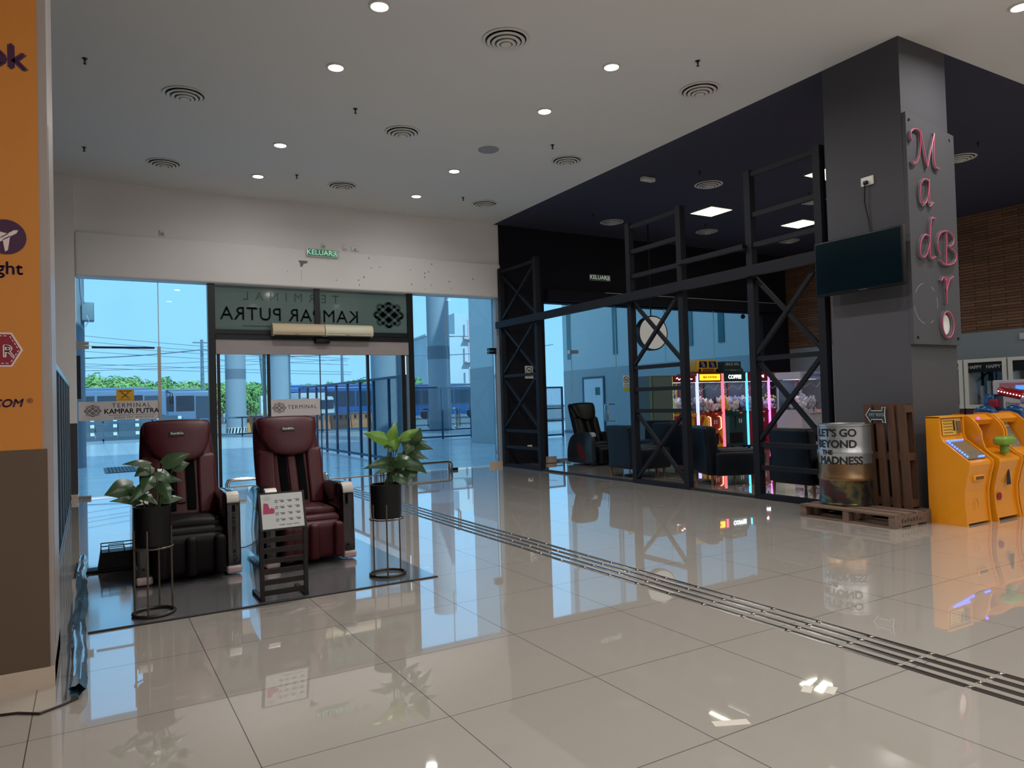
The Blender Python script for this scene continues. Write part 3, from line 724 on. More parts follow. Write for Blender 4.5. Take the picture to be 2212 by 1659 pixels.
# ------------------------------------------------------------------ plants in stands
def leaf(mb, b, t, w, arch, n):
    b, t = Vector(b), Vector(t); d = t-b; s = d.cross(Vector(n)).normalized(); up = s.cross(d).normalized()
    prof = [.42, .86, 1.0, .93, .76, .52, .27, .03]
    def f(u, v):
        i = min(int(v*7), 6); q = v*7-i; k = prof[i]*(1-q)+prof[i+1]*q; x = (u-.5)*2
        back = -.10*d.length*(1-min(1, abs(x)*1.5))*0 - (.09*d.length*(abs(x))*(1-v)**3 if v < .3 else 0)
        return b+d*(v)+d.normalized()*back+s*(x*w/2*k)+up*(arch*math.sin(PI*v)*d.length-abs(x)*.16*w*k)
    mb.sheet(6, 7, f)
def make_plant(label, loc, leaves, mats, potr=.12, seed=1):
    rnd = random.Random(seed)
    st = thing('plant_stand', 'slim metal plant stand with floor ring, %s' % label[1], 'plant stand', (loc[0], loc[1], .005))
    MB().tube([(potr*1.12*math.cos(R(a)), potr*1.12*math.sin(R(a)), .012) for a in range(0, 360, 12)], .011, 8, closed=True).build('floor_ring', mat('dark_bronze', (52, 46, 40), .35, metal=.6), st)
    for a in (200, 250, 20, 70):
        c, s = math.cos(R(a)), math.sin(R(a))
        MB().tube([(potr*1.1*c, potr*1.1*s, .012), (potr*1.08*c, potr*1.08*s, .58)], .0065, 8).build('leg', mat('satin_brass', (104, 94, 82), .35, metal=.7), st)
    MB().tube([(potr*1.08*math.cos(R(a)), potr*1.08*math.sin(R(a)), .455) for a in range(0, 360, 12)], .006, 6, closed=True).build('support_ring', MATS['satin_brass'], st)
    p = thing('potted_plant', label[0], 'potted plant', (loc[0], loc[1], .468))
    MB().lathe([(potr*.92, 0), (potr*.97, .03), (potr, .25), (potr*1.03, .272), (potr*.95, .272), (potr*.93, .235), (.001, .235)], n=28).build('pot', M_BLACKP, p)
    MB().lathe([(.001, .237), (potr*.92, .237), (potr*.92, .246), (.001, .252)], n=20).build('soil', M_SOIL, p)
    bufs = {}; sm = MB()
    for k, (bx, bz, tx, tz, w) in enumerate(leaves):
        mk = mats[k % len(mats)] if not isinstance(mats, dict) else mats.get(k, mats[-1])
        dy = rnd.uniform(-.09, .07); ty = dy+rnd.uniform(-.12, .04)
        b = (bx, dy, bz-.468-.005); t = (tx, ty, tz-.468-.005)
        leaf(bufs.setdefault(mk, MB()), b, t, w, .12+rnd.uniform(-.02, .06), (rnd.uniform(-.25, .25), -1, rnd.uniform(.25, .8)))
        r0 = (bx*.15+rnd.uniform(-.03, .03), rnd.uniform(-.03, .03), .24)
        sm.tube([r0, ((r0[0]*2+bx)/3+.01, dy*.4, (.24*1.2+b[2])/2.2), b, tuple(b[i]*.5+t[i]*.5 for i in range(3))], .004, 5, rs=[.005, .004, .0035, .0015])
    for mk, mb in bufs.items():
        o = mb.build('foliage', mk, p, smooth=80, fix=False)
        if mk is M_LEAF2: o['label'] = 'brighter yellow green leaves'
    sm.build('stems', M_STEM, p)
L1 = [(-.012, 1.032, -.182, 1.044, .059), (-.11, .886, -.285, .845, .159), (-.078, .78, -.259, .806, .067), (.065, 1.027, .236, 1.09, .104), (.137, .993, .244, 1.015, .089), (.038, .927, .2, .892, .067), (-.001, 1.013, -.109, .955, .104), (.037, .892, .14, .829, .052), (.061, .766, .204, .766, .067), (-.11, .864, .029, .757, .092), (0, .95, -.07, .84, .11), (.03, .98, .12, .9, .1), (-.03, .9, -.14, .79, .08), (.05, .9, .1, .78, .09)]
L2 = [(.032, 1.038, .102, 1.251, .117), (.021, 1.096, -.176, 1.162, .117), (.058, 1.12, .071, 1.0, .156), (.122, 1.109, .305, 1.181, .078), (.23, 1.05, .255, 1.191, .117), (.231, 1.12, .155, .965, .156), (.23, 1.05, .375, 1.007, .078), (.232, 1.104, .356, 1.062, .07), (.228, .962, .352, .923, .055), (.096, .921, -.195, .881, .097), (.097, .955, .34, .807, .148), (.095, .868, -.123, .831, .078), (.049, .818, .139, .724, .097), (.226, .877, .141, .762, .117), (.06, .93, .2, .9, .13), (.12, .9, .02, .78, .12), (.1, 1.06, .0, 1.0, .12), (.2, 1.0, .29, .93, .12), (.16, .85, .26, .76, .1)]
make_plant(('dark leafy plant in a black pot in front of the left massage chair', 'in front of the left massage chair'), (-.19, 1.0), L1, [M_LEAF], .115, 3)
make_plant(('bright leafy plant in a black pot at the right end of the mat', 'at the right end of the mat'), (1.52, 1.08), L2, {0: M_LEAF2, 1: M_LEAF2, 2: M_LEAF2, 3: M_LEAF2, -1: M_LEAF}, .125, 5)
# ------------------------------------------------------------------ price board stand
bs = thing('menu_stand', 'dark slatted floor stand holding a pale tilted price board', 'display stand', (.65, .86, .005))
M_STAND = mat('dark_brown_metal', (28, 24, 24), .45, var=.1, spec=.3)
for x in (-.155, .155):
    MB().bar((x, 0, 0), (x, 0, .52), .028).build('post', M_STAND, bs, smooth=0)
    MB().bar((x, -.02, .012), (x, .30, .012), .03, .024).build('foot', M_STAND, bs, smooth=0)
for i in range(6):
    MB().box(-.145, .145, -.006, .006, .035+i*.075, .072+i*.075).build('slat', M_STAND, bs, smooth=0)
tilt = R(16); fb = plane((0, -.03, .50), (1, 0, 0), (0, math.sin(tilt), math.cos(tilt)))
MB().prism([(-.165, 0), (.165, 0), (.165, .275), (-.165, .275)], -.03, -.002, fb).build('board', M_STAND, bs, smooth=0)
MB().prism([(-.148, .012), (.148, .012), (.148, .262), (-.148, .262)], -.002, .0, fb).build('price_sheet', M_PAPER, bs, smooth=0)
m = MB()
for i in range(4):
    for j in range(3):
        x = -.02+j*.055; z = .2-i*.045+.012
        squiggle(m, lambda u, v, d: fb(u, v, d+.001), x, x+.035, z, .004, .003, .0006, 3, i*7+j)
        m.prism([(x+.01, z-.012), (x+.034, z-.012), (x+.034, z-.006), (x+.01, z-.006)], .0005, .0012, fb)
    m.ribbon(arc(-.04, .2-i*.045+.006, .009, 0, 340, 10), .004, .0006, lambda u, v, d: fb(u, v, d+.0006))
for k in range(3): squiggle(m, lambda u, v, d: fb(u, v, d+.001), -.03+k*.05, .01+k*.05, .035, .006, .0025, .0006, 4, k)
m.build('price_print', M_BLACK, bs, smooth=0)
m = MB().prism([(-.138, .12), (-.06, .12), (-.055, .15), (-.075, .165), (-.09, .155), (-.1, .195), (-.13, .2), (-.135, .16)], .0006, .0014, fb)
m.build('chair_picture', mat('magenta_print', (190, 40, 90), .4), bs, smooth=0)
m = MB(); knot(m, lambda u, v, d: fb(u-.105, v+.232, d+.0006), .055, .003, .0006); m.build('emblem', M_GREYP, bs, smooth=0)
pv = MB().prism([(-.15, .01), (.15, .01), (.15, .264), (-.15, .264)], .003, .0045, fb).build('cover_sheet', M_CLEAR, bs, smooth=0)
# ------------------------------------------------------------------ black box by the left glass
bb = thing('floor_box', 'black tapered box with a wire top on the mat by the glass', 'box', (-.36, 2.82, .006))
MB().prism([(-.15, 0), (.15, 0), (.125, .16), (-.125, .16)], -.09, .09, lambda u, v, d: (u, d, v)).build('body', M_BLACKP, bb, smooth=0)
m = MB()
for s in (-.09, .09): m.tube([(-.12, s, .16), (-.12, s, .215), (.12, s, .215), (.12, s, .16)], .005, 6).tube([(-.06, s, .16), (-.06, s, .2), (.06, s, .2), (.06, s, .16)], .004, 6)
m.tube([(-.12, -.09, .215), (-.12, .09, .215)], .005, 6).tube([(.12, -.09, .215), (.12, .09, .215)], .005, 6)
m.build('wire_top', M_BLACKP, bb)
MB().rbox(-.24, .24, -.12, .06, 0, .02, .01).build('cable_ramp', M_BLACKP, bb)
# ------------------------------------------------------------------ left gate
gt = thing('barred_gate', 'tall black barred gate between the orange column and the left pier', 'gate', (-.83, 0, 0))
MB().box(-.02, .02, .75, 8.9, 1.80, 1.86).build('top_rail', mat('pale_blue_rail', (150, 170, 185), .3, metal=.5), gt, smooth=0)
MB().box(-.02, .02, .75, 8.9, .03, .08).build('bottom_rail', M_MULL, gt, smooth=0)
for i in range(10): MB().box(-.016, .016, .8+i*.88-.012, .8+i*.88+.012, .08, 1.8).build('stile', mat('pale_steel_stile', (150, 158, 166), .35, metal=.4), gt, smooth=0)
for i in range(9): MB().box(-.01, .01, .815+i*.88, 1.665+i*.88, .08, 1.8).build('black_panel', mat('matt_black_panel', (9, 9, 12), .7, spec=.15), gt, smooth=0)
# ------------------------------------------------------------------ crumpled clear plastic strip and cable
rnd = random.Random(8)
def plast(u, v):
    a = 2*PI*u; y = -.4+3.75*v; r = .027*(1+.22*math.cos(5*a+math.sin(v*9))+.10*math.sin(v*47+a)+.04*rnd.uniform(-1, 1))
    return (-.625+r*1.2*math.cos(a)+.006*math.sin(v*14), y, .042+r*math.sin(a))
plm = node_mat('crumpled_clear_plastic', lambda nt, co, b: None, .18)
pb_ = plm.node_tree.nodes['Principled BSDF']; pb_.inputs['Base Color'].default_value = (.10, .20, .30, 1); pb_.inputs['Coat Weight'].default_value = 1
o = MB().sheet(14, 120, plast).build('plastic_wrap', plm, smooth=70); tag(o, 'crumpled dark blue plastic wrapped strip lying on the floor along the mat edge', 'plastic wrap')
cb = MB().tube([(-1.6, -.32, .006), (-1.05, -.3, .006), (-.93, -.42, .006), (-.86, -.44, .006), (-.77, -.51, .006), (-.68, -.45, .006), (-.62, -.4, .006)], .006, 8).build('floor_cable', mat('dark_brown_cable', (40, 30, 26), .5)); tag(cb, 'dark cable curling on the tiles in front of the orange poster column', 'cable')
# ------------------------------------------------------------------ tactile strip
tp = thing('tactile_plate', 'dark steel tactile plate of four bars, one of the long strip across the tiles', 'tactile paving', (3.07, -3.35, 0), 0, 'tactile bar plates leading to the sliding doors')
M_BAR = mat('dark_steel_bar', (96, 92, 90), .22, metal=.8, var=.1)
for j in range(4):
    x = -.138+j*.092
    br_ = MB().prism([(-.021, 0), (-.017, .004), (-.008, .007), (.008, .007), (.017, .004), (.021, 0)], .016, .317, lambda u, v, d: (x+u, d, v+.001)).build('bar', M_BAR, tp)
    MB().ball((x, .0, .004), (.016, .012, .006), 8, 5).build('stud', M_STEEL, tp)
for k in range(1, 35): dup(tp, (3.07, -3.35+k*.333, 0))
# ------------------------------------------------------------------ tapes and chips on floor
M_TAPE = mat('dull_white_tape', (214, 206, 196), .6)
for k, (x, y, rz, w, l, lab) in enumerate(((1.76, -2.33, -25, .05, .155, 'pale strip of tape on the tiles, nearest the camera'), (2.315, -2.28, 30, .045, .09, 'pale scrap of tape left of its pair on a tile joint'), (2.39, -2.35, 26, .045, .095, 'pale scrap of tape right of its pair on a tile joint'))):
    o = MB().box(-l/2, l/2, -w/2, w/2, .0003, .0012).build('floor_tape', M_TAPE, loc=(x, y, 0), rotz=R(rz), smooth=0); tag(o, lab, 'tape', 'tape scraps on the tiles')
# ------------------------------------------------------------------ steel hoop barriers at the doors
def hoop(x0, x1, y, label):
    t = thing('hoop_barrier', label, 'barrier rail', (x0, y, 0)); L = x1-x0
    for dy in (0, -.13):
        MB().tube([(0, dy, .0), (0, dy, .12), (.02, dy, .17), (.07, dy, .19), (L-.07, dy, .19), (L-.02, dy, .17), (L, dy, .12), (L, dy, 0)], .028, 10).build('hoop', M_CHROME, t)
    for x in (0, L): MB().lathe([(.001, .008), (.055, .008), (.055, 0)], (x, -.065, 0), 14).build('floor_flange', M_STEEL, t)
    MB().box(L-.02, L+.2, -.02, .02, 0, .05).build('door_stop', M_MULL, t, smooth=0)
hoop(1.43, 3.1, 8.45, 'polished steel hoop rail on the floor behind the two massage chairs')
hoop(4.3, 5.75, 8.86, 'polished steel hoop rail on the floor behind the bright plant')
# ------------------------------------------------------------------ fixtures on the facade
def exit_sign(loc, label, lit):
    t = thing('exit_sign', label, 'exit sign', loc)
    MB().rbox(-.3, .3, -.05, .0, -.075, .075, .01).build('housing', M_WPLAST if lit else M_GREYP, t)
    MB().box(-.285, .285, -.055, -.05, -.062, .062).build('face', M_GREENS if lit else M_EXITD, t, smooth=0)
    f = lambda u, v, d=0.: (u, -.056-d, v)
    m = MB().text('KELUAR', lambda u, v, d: f(u-.06, v, d), .135, .002)
    m.ribbon([(.19, -.05), (.19, .05), (.27, .05), (.27, -.05)], .006, .002, f, closed=True)
    m.ribbon([(.205, -.04), (.225, -.01), (.235, .015), (.25, -.005), (.26, 0)], .009, .002, f).ribbon([(.225, -.01), (.25, -.02), (.255, -.042)], .009, .002, f).ribbon([(.205, .015), (.235, .018)], .008, .002, f)
    m.prism(arc(.24, .034, .01, 0, 360, 10)[:-1], 0, .002, f)
    m.build('lettering', M_EXITW, t, smooth=0)
exit_sign((3.28, 8.93, 4.26), 'lit green exit sign on the white beam above the sliding doors', True)
exit_sign((9.87, 9.04, 4.21), 'dim grey exit sign on the charcoal wall of the arcade corner', False)
def air_curtain(x0, x1, m, label):
    t = thing('air_curtain', label, 'air curtain', (x0, 8.98, 2.68)); L = x1-x0
    pr = smoothpoly([(0, 0), (-.17, .01), (-.2, .08), (-.17, .2), (-.1, .24), (0, .24)], 1)
    MB().prism(pr, 0, L, lambda u, v, d: (d, u, v)).build('casing', m, t)
    MB().box(.04, L-.04, -.16, -.06, -.006, .002).build('outlet_slot', M_BLACKP, t, smooth=0)
    for i in (0, 1): MB().box(.04, L-.04, -.196+i*.01, -.19+i*.01, .06+i*.06, .066+i*.06).build('groove', M_GREYP, t, smooth=0)
    MB().rbox(L*.42, L*.5, -.2, -.18, .03, .045, .004).build('badge', M_GREYP, t)
air_curtain(2.32, 3.26, M_CREAM, 'cream air curtain unit above the sliding doors, left of the pair')
air_curtain(3.275, 4.2, mat('greyish_cream_plastic', (206, 200, 176), .4, var=.03), 'greyish air curtain unit above the sliding doors, right of the pair')
for nm, x, y, z, w, lab in (('wall_socket', .57, 9.03, 4.42, .09, 'small white socket plate high on the wall above the left glass bay'), ('wall_socket', 3.33, 9.03, 4.43, .08, 'small white socket plate just above the lit exit sign'), ('switch_plate', 3.75, 9.03, 4.43, .09, 'small white blank plate right of the lit exit sign'), ('wall_socket', 3.95, 9.03, 4.42, .16, 'double white socket with plugs right of the lit exit sign')):
    t = thing(nm, lab, 'socket', (x, y, z)); MB().rbox(-w/2, w/2, -.02, 0, -.045, .045, .006).build('plate', M_WPLAST, t)
    MB().rbox(-.02, .02, -.04, -.02, -.03, 0, .004).build('plug', M_GREYP if nm != 'switch_plate' else M_WPLAST, t)
# ------------------------------------------------------------------ boards and stickers on the glass
fg = lambda x, z: (lambda u, v, d=0.: (x+u, 9.066-d, z+v))
b = thing('terminal_board', 'white terminal name board across the left glass door', 'sign', (0, 0, 0))
MB().box(-.70, .47, 9.066, 9.073, 1.26, 1.57).build('board', M_BOARD, b, smooth=0)
m = MB().text('TERMINAL', fg(.06, 1.497), .10, .002, space=1.3).text('KAMPAR PUTRA', fg(.065, 1.40), .112, .002, bold=.003, space=1.0)
m.prism([(-.27, 1.337), (.42, 1.337), (.42, 1.342), (-.27, 1.342)], 0, .002, lambda u, v, d: (u, 9.066-d, v)); m.text('place for everyone', fg(.1, 1.305), .055, .002, space=1.35)
m.build('lettering', M_BLACK, b, smooth=0)
m = MB(); knot(m, fg(-.50, 1.42), .27, .026); m.build('emblem', M_MULL, b, smooth=0)
b = thing('terminal_board', 'smaller white terminal board with emblem on the sliding door', 'sign', (0, 0, 0))
MB().box(2.31, 3.21, 9.066, 9.073, 1.225, 1.535).build('board', M_BOARD, b, smooth=0)
m = MB().text('TERMINAL', fg(2.88, 1.385), .10, .002, space=1.2); m.build('lettering', M_BLACK, b, smooth=0)
m = MB(); knot(m, fg(2.46, 1.38), .27, .026); m.build('emblem', M_BLACK, b, smooth=0)
b = thing('out_of_order_sticker', 'yellow notice with crossed tools on the left glass door', 'sticker', (0, 0, 0))
MB().box(-.16, .10, 9.067, 9.073, 1.572, 1.76).build('sheet', M_YELLOW, b, smooth=0)
f = fg(-.03, 1.665); m = MB().text('Out of Order', lambda u, v, d: f(u, v+.07, d), .035, .001, bold=.001)
for s in (1, -1):
    m.ribbon([(-.04*s, -.035), (.04*s, .035)], .011, .001, f); m.ribbon(arc(.045*s, .04, .012, 0, 300, 10), .006, .001, f); m.ribbon(arc(-.045*s, -.04, .012, 0, 330, 10), .006, .001, f)
squiggle(m, f, -.09, .09, -.07, .006, .004, .001, 8); m.build('print', M_BLACK, b, smooth=0)
lr = MB().box(-.50, .42, 9.05, 9.07, 2.44, 2.475).build('dark_strip', mat('dark_plum_strip', (52, 44, 70), .4)); tag(lr, 'dark horizontal strip across the top of the left glass door', 'door bar')  # plain dark strip just inside the glass near the door top
def no_smoking(x, y, z, w, h, label, fn=None):
    b = thing('no_smoking_notice', label, 'notice', (x, y, z)); f = lambda u, v, d=0.: (u, -.003-d, v)
    MB().box(-w/2, w/2, -.003, .003, -h/2, h/2).build('sheet', M_PAPER, b, smooth=0)
    m = MB().ribbon(arc(0, h*.12, w*.36, 0, 355, 24), w*.07, .001, f, closed=True).ribbon([(-w*.24, h*.28), (w*.24, -h*.04)], w*.06, .001, f)
    m.ribbon([(-w*.22, h*.1), (w*.2, h*.1)], w*.09, .001, f).ribbon([(w*.05, h*.15), (w*.12, h*.2), (w*.08, h*.26)], w*.04, .001, f)
    m.text('NO SMOKING', lambda u, v, d: f(u, v-h*.33, d), w*.14, .001, bold=.0008); m.text('DILARANG', lambda u, v, d: f(u, v-h*.42, d), w*.12, .001); m.build('print', M_BLACK, b, smooth=0)
    return b
no_smoking(7.82, 8.99, 2.0, .21, .28, 'white no smoking notice on the charcoal wall behind the far steel frame')
b2 = no_smoking(10.6, 9.06, 1.77, .2, .28, 'white no smoking notice on the arcade glass with a yellow strip below')
MB().box(-.1, .1, -.003, .003, -.25, -.16).build('yellow_strip', mat('yellow_green_strip', (190, 200, 70), .5), b2, smooth=0)
t = thing('wall_socket', 'small white socket low on the charcoal wall behind the far steel frame', 'socket', (7.78, 9.0, .36))
MB().rbox(-.06, .06, -.02, 0, -.04, .04, .006).build('plate', M_WPLAST, t); MB().rbox(-.02, .02, -.045, -.02, -.03, .0, .005).build('plug', M_BLACKP, t)
c = MB().tube([(7.78, 8.95, .33), (7.8, 8.9, .1), (7.85, 8.75, .008), (8.1, 8.6, .008), (8.45, 8.4, .008)], .006, 6).build('power_cable', M_BLACKP); tag(c, 'black power cable from the low socket to the black massage chair', 'cable')
# ================================================================== STEEL FRAMES of the arcade corner (plane X = 7.06)
XF = 7.06
def frame(name, label, y0, y1, ztop, rails, xs, group='dark steel frames of the arcade corner', w=.1):
    t = thing(name, label, 'steel frame', (XF, (y0+y1)/2, 0), 0, group); h = (y1-y0)/2
    for s in (-1, 1): MB().box(-w/2, w/2, s*(h-w/2)-w/2, s*(h-w/2)+w/2, 0, ztop).build('post', M_FRAME, t, smooth=0)
    MB().box(-w/2, w/2, -h+w, h-w, 0, .07).build('bottom_rail', M_FRAME, t, smooth=0)
    for z in rails: MB().box(-.03, .03, -h+w, h-w, z-.03, z+.03).build('rail', M_FRAME, t, smooth=0)
    for a, b in xs:
        MB().bar((.012, -h+w, a), (.012, h-w, b), .05, .05, up=(1, 0, 0)).build('brace', M_FRAME, t, smooth=0)
        MB().bar((-.012, h-w, a), (-.012, -h+w, b), .05, .05, up=(1, 0, 0)).build('brace', M_FRAME, t, smooth=0)
    return t
frame('steel_frame', 'dark steel braced frame standing against the charcoal wall by the glass doors', 7.34, 8.85, 4.2, (.42, .76, 1.9, 4.12), ((.82, 1.85), (1.95, 2.95), (3.1, 4.05)))
frame('steel_frame', 'dark steel braced frame in the middle with a round sign behind it', 3.33, 4.6, 4.2, (1.16, 1.5, 1.85, 3.33, 3.73, 4.13), ((.1, 1.12), (1.9, 2.9)))
frame('steel_frame', 'tallest dark steel braced frame beside the graphite column and oil drum', .96, 2.12, 4.34, (.41, .71, 1.84, 3.34, 3.74, 4.28), ((.78, 1.8), (1.9, 2.9)))
def beam(y0, y1, z0, z1, label, w=.08):
    o = MB().box(-w/2, w/2, -(y1-y0)/2, (y1-y0)/2, z0, z1).build('cross_beam', M_FRAME, loc=(XF-.095, (y0+y1)/2, 0), smooth=0); tag(o, label, 'beam')
beam(.93, 8.85, 2.92, 3.06, 'long dark steel beam linking the three braced frames at head height')
beam(2.1, 3.35, 3.30, 3.36, 'thin dark upper rail between the middle and tallest steel frames')
o = MB().box(-.04, .04, -1.36, 1.36, .0005, .03).build('floor_track', M_MATEDGE, loc=(XF, 5.97, 0), smooth=0); tag(o, 'dark floor track from the far steel frame to the middle one', 'floor track')
o = MB().box(-.04, .04, -.6, .6, .0005, .03).build('floor_track', M_MATEDGE, loc=(XF, 2.725, 0), smooth=0); tag(o, 'dark floor track between the middle and tallest steel frames', 'floor track')
# ------------------------------------------------------------------ round hanging sign
t = thing('round_sign', 'blank round white lightbox sign hanging behind the middle steel frame', 'sign', (10.2, 7.65, 2.78), R(-6))
MB().lathe([(.001, -.07), (.36, -.07), (.385, -.07), (.385, .07), (.36, .07), (.001, .07)], n=40, fn=lambda x, y, z: (x, z, y)).build('rim', M_BLACKP, t)
for s in (-1, 1): MB().lathe([(.001, .0), (.355, .0), (.355, .01), (.001, .012)], n=40, fn=lambda x, y, z, s=s: (x, s*(.068+z), y)).build('face', em('lightbox_face', (214, 212, 214), .12), t)
MB().tube([(0, 0, .38), (0, 0, 2.42)], .014, 8).build('hanging_rod', M_BLACKP, t)
sc_ = MB().ball((0, 0, 0), .06, 12, 8).tube([(0, 0, .05), (0, 0, .2)], .012, 8).build('ceiling_camera', M_BLACKP, loc=(14.4, 8.8, 3.42)); tag(sc_, 'small black dome camera hanging from the charcoal lintel', 'camera')
# ------------------------------------------------------------------ television, socket, cable
t = thing('television', 'black flat television on the side of the graphite column', 'television', (6.86, .41, 2.8))
MB().rbox(-.03, .03, -.535, .535, -.315, .315, .012).build('casing', M_BLACKP, t)
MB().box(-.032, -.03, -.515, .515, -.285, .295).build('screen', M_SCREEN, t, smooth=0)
MB().box(-.033, -.03, -.12, -.02, -.308, -.300).build('maker_mark', M_STEEL, t, smooth=0)
MB().box(.03, .175, -.15, .15, -.12, .12).build('wall_bracket', M_MULL, t, smooth=0)
t = thing('wall_socket', 'white socket plate with black plug above the television', 'socket', (7.04, .37, 3.73))
MB().rbox(-.02, 0, -.075, .075, -.05, .05, .006).build('plate', M_WPLAST, t); MB().rbox(-.055, -.02, -.02, .03, -.04, 0, .008).build('plug', M_BLACKP, t)
o = MB().tube([(6.995, .38, 3.69), (7.0, .395, 3.5), (7.02, .37, 3.3), (7.025, .345, 3.1), (6.95, .35, 2.95)], .006, 6).build('television_cable', M_BLACKP); tag(o, 'thin black cable from the socket down to the television', 'cable')
# ------------------------------------------------------------------ neon sign panel
t = thing('neon_sign', 'tall grey panel with unlit pink neon script letters on the column', 'sign', (0, 0, 0))
YP = -.085
MB().prism([(7.03, 1.86), (7.95, 1.855), (7.965, 4.24), (7.045, 4.36)], YP, -.042, lambda u, v, d: (u, d, v)).build('panel', M_COLUMN, t, smooth=0)
m = MB()
for x, z in ((7.1, 4.28), (7.88, 4.18), (7.1, 1.93), (7.88, 1.93)): m.lathe([(.001, .008), (.014, .008), (.016, 0)], n=10, fn=lambda a, b, c, x=x, z=z: (x+a, YP-c, z+b))
m.build('screws', M_BLACKP, t)
G = {
 'M': [[(.06, .62), (.0, .7), (.02, .86), (.16, .96), (.34, .95), (.36, .7), (.30, .3), (.2, .08), (.06, .02), (.04, .1)], [(.36, .96), (.56, .03)], [(.56, .03), (.86, .97)], [(.86, .97), (.80, .3), (.84, .06), (1.0, .06)]],
 'a': [[(.74, .9), (.5, .98), (.2, .8), (.1, .45), (.18, .12), (.4, .06), (.62, .3), (.74, .85)], [(.76, 1.0), (.70, .3), (.76, .06), (.98, .2)]],
 'd': [[(.6, .56), (.42, .6), (.16, .42), (.08, .18), (.2, .05), (.44, .1), (.62, .4)], [(1.0, .97), (.82, 1.0), (.72, .85), (.64, .4), (.6, .15), (.7, .04), (.92, .12)]],
 'B': [[(.55, .9), (.5, .4), (.46, .08)], [(.2, .3), (.05, .55), (.2, .88), (.6, .98), (.92, .85), (.86, .62), (.6, .54), (.96, .44), (.98, .2), (.7, .06), (.3, .06), (.24, .16)]],
 'r': [[(.0, .78), (.22, .96), (.3, .8)], [(.38, .95), (.36, .5), (.36, .02)], [(.36, .45), (.6, .85), (.95, .97)]],
 'o': [[(.5+.46*math.cos(R(a)), .5+.48*math.sin(R(a))) for a in range(0, 361, 15)]]}
for ch, (x0, x1, z0, z1) in {'M': (7.07, 7.6, 3.78, 4.20), 'a': (7.17, 7.46, 3.35, 3.67), 'd': (7.12, 7.48, 2.76, 3.25), 'B': (7.46, 7.87, 2.72, 3.14), 'r': (7.54, 7.8, 2.30, 2.63), 'o': (7.52, 7.76, 1.93, 2.23)}.items():
    pk, ac = MB(), MB()
    for st in G[ch]:
        P = [(x0+(x1-x0)*u, z0+(z1-z0)*v) for u, v in st]
        for _ in range(2): P = [P[0]]+[q for a, b in zip(P, P[1:]) for q in ((a[0]*.75+b[0]*.25, a[1]*.75+b[1]*.25), (a[0]*.25+b[0]*.75, a[1]*.25+b[1]*.75))]+[P[-1]]
        pk.tube([(x, YP-.03, z) for x, z in P], .007, 7)
        ac.ribbon(P, .032, .02, lambda u, v, d: (u, YP-d, v))
    l = ac.build('neon_letter', M_ACRYL, t, smooth=0); pk.build('neon_tube', M_NEONPINK, l)
m = MB()
for a0, a1 in ((100, 150), (40, 60), (350, 380), (190, 260), (290, 305)): m.ribbon(arc(7.28, 2.3, .22, a0, a1, 10), .006, .001, lambda u, v, d: (u, YP-d, v))
m.build('ring_mark', M_GREYP, t, smooth=0)
MB().lathe([(.001, 0), (.1, 0), (.1, .002), (.001, .002)], n=24, fn=lambda x, y, z: (7.64+x*.8, YP-z, 2.08+y*1.1)).build('pale_inlay', M_PAPER, t)
# ------------------------------------------------------------------ pallet, drum, upright pallet, arrow sign
t = thing('pallet', 'weathered wooden pallet lying flat under the oil drum', 'pallet', (6.62, .30, 0))
for i in range(4): MB().box(-.33+i*.178, -.33+i*.178+.126, -.55, .55, .118, .138).build('deck_board', M_PALLET, t, smooth=0)
for y in (-.55, -.04, .48): MB().box(-.325, .325, y, y+.07, .018, .118).build('stringer', M_PALLET, t, smooth=0)
for x in (-.33, -.06, .21): MB().box(x, x+.12, -.55, .55, 0, .018).build('bottom_board', M_PALLET, t, smooth=0)
m = MB()
for i, h_ in enumerate((.04, .03, .045, .035, .04, .045, .03)): m.ribbon([(-.22+i*.05, .048), (-.21+i*.05, .048+h_), (-.2+i*.05, .05), (-.19+i*.05, .048+h_)], .006, .002, lambda u, v, d: (u, -.55-d, v))
m.build('stencil_lettering', M_BLACK, t, smooth=0)
t = thing('oil_drum', 'silver painted steel drum with black stencil lettering on the pallet', 'drum', (6.71, .55, .139))
RD = .285
prof = [(.001, 0), (RD*.97, 0), (RD+.008, .004), (RD+.008, .018), (RD, .025)]
for z in (.29, .57): prof += [(RD, z-.03), (RD+.012, z-.012), (RD+.012, z+.012), (RD, z+.03)]
prof += [(RD, .72), (RD, .855), (RD+.008, .862), (RD+.008, .878), (RD-.006, .88), (RD-.01, .862), (.001, .862)]
MB().lathe(prof, n=48).build('barrel', M_DRUM, t)
MB().lathe([(.001, .862), (RD-.012, .862), (RD-.012, .868), (.001, .870)], n=40).build('lid', mat('drum_lid', (170, 168, 160), .35, metal=.6), t)
th0 = R(-150)
def on_drum(s, z, off=.002): return lambda u, v, d: ((RD+off+d)*math.cos(th0+(s+u)/RD), (RD+off+d)*math.sin(th0+(s+u)/RD), z+v)
m = MB().text("LET'S GO", on_drum(-.085, .785), .115, .002, bold=.004, space=.95).text('BEYOND', on_drum(-.09, .665, .002), .115, .002, bold=.004, space=.98)
m.text('THE', on_drum(-.17, .575, .014), .07, .002, bold=.003).text('MADNESS', on_drum(-.045, .485), .115, .002, bold=.004, space=.95)
m.build('stencil_lettering', M_BLACK, t, smooth=0)
t = thing('crate_pallet', 'narrow brown slatted pallet standing upright against the column', 'pallet', (6.84, .08, .139))
lean = .035
def fl(x, y, z): return (x, y+lean*z, z)
for y in (-.235, -.115, .01, .14): MB().box(-.09, -.07, y, y+.085, 0, 1.09, fn=fl).build('front_slat', M_CRATE, t, smooth=0)
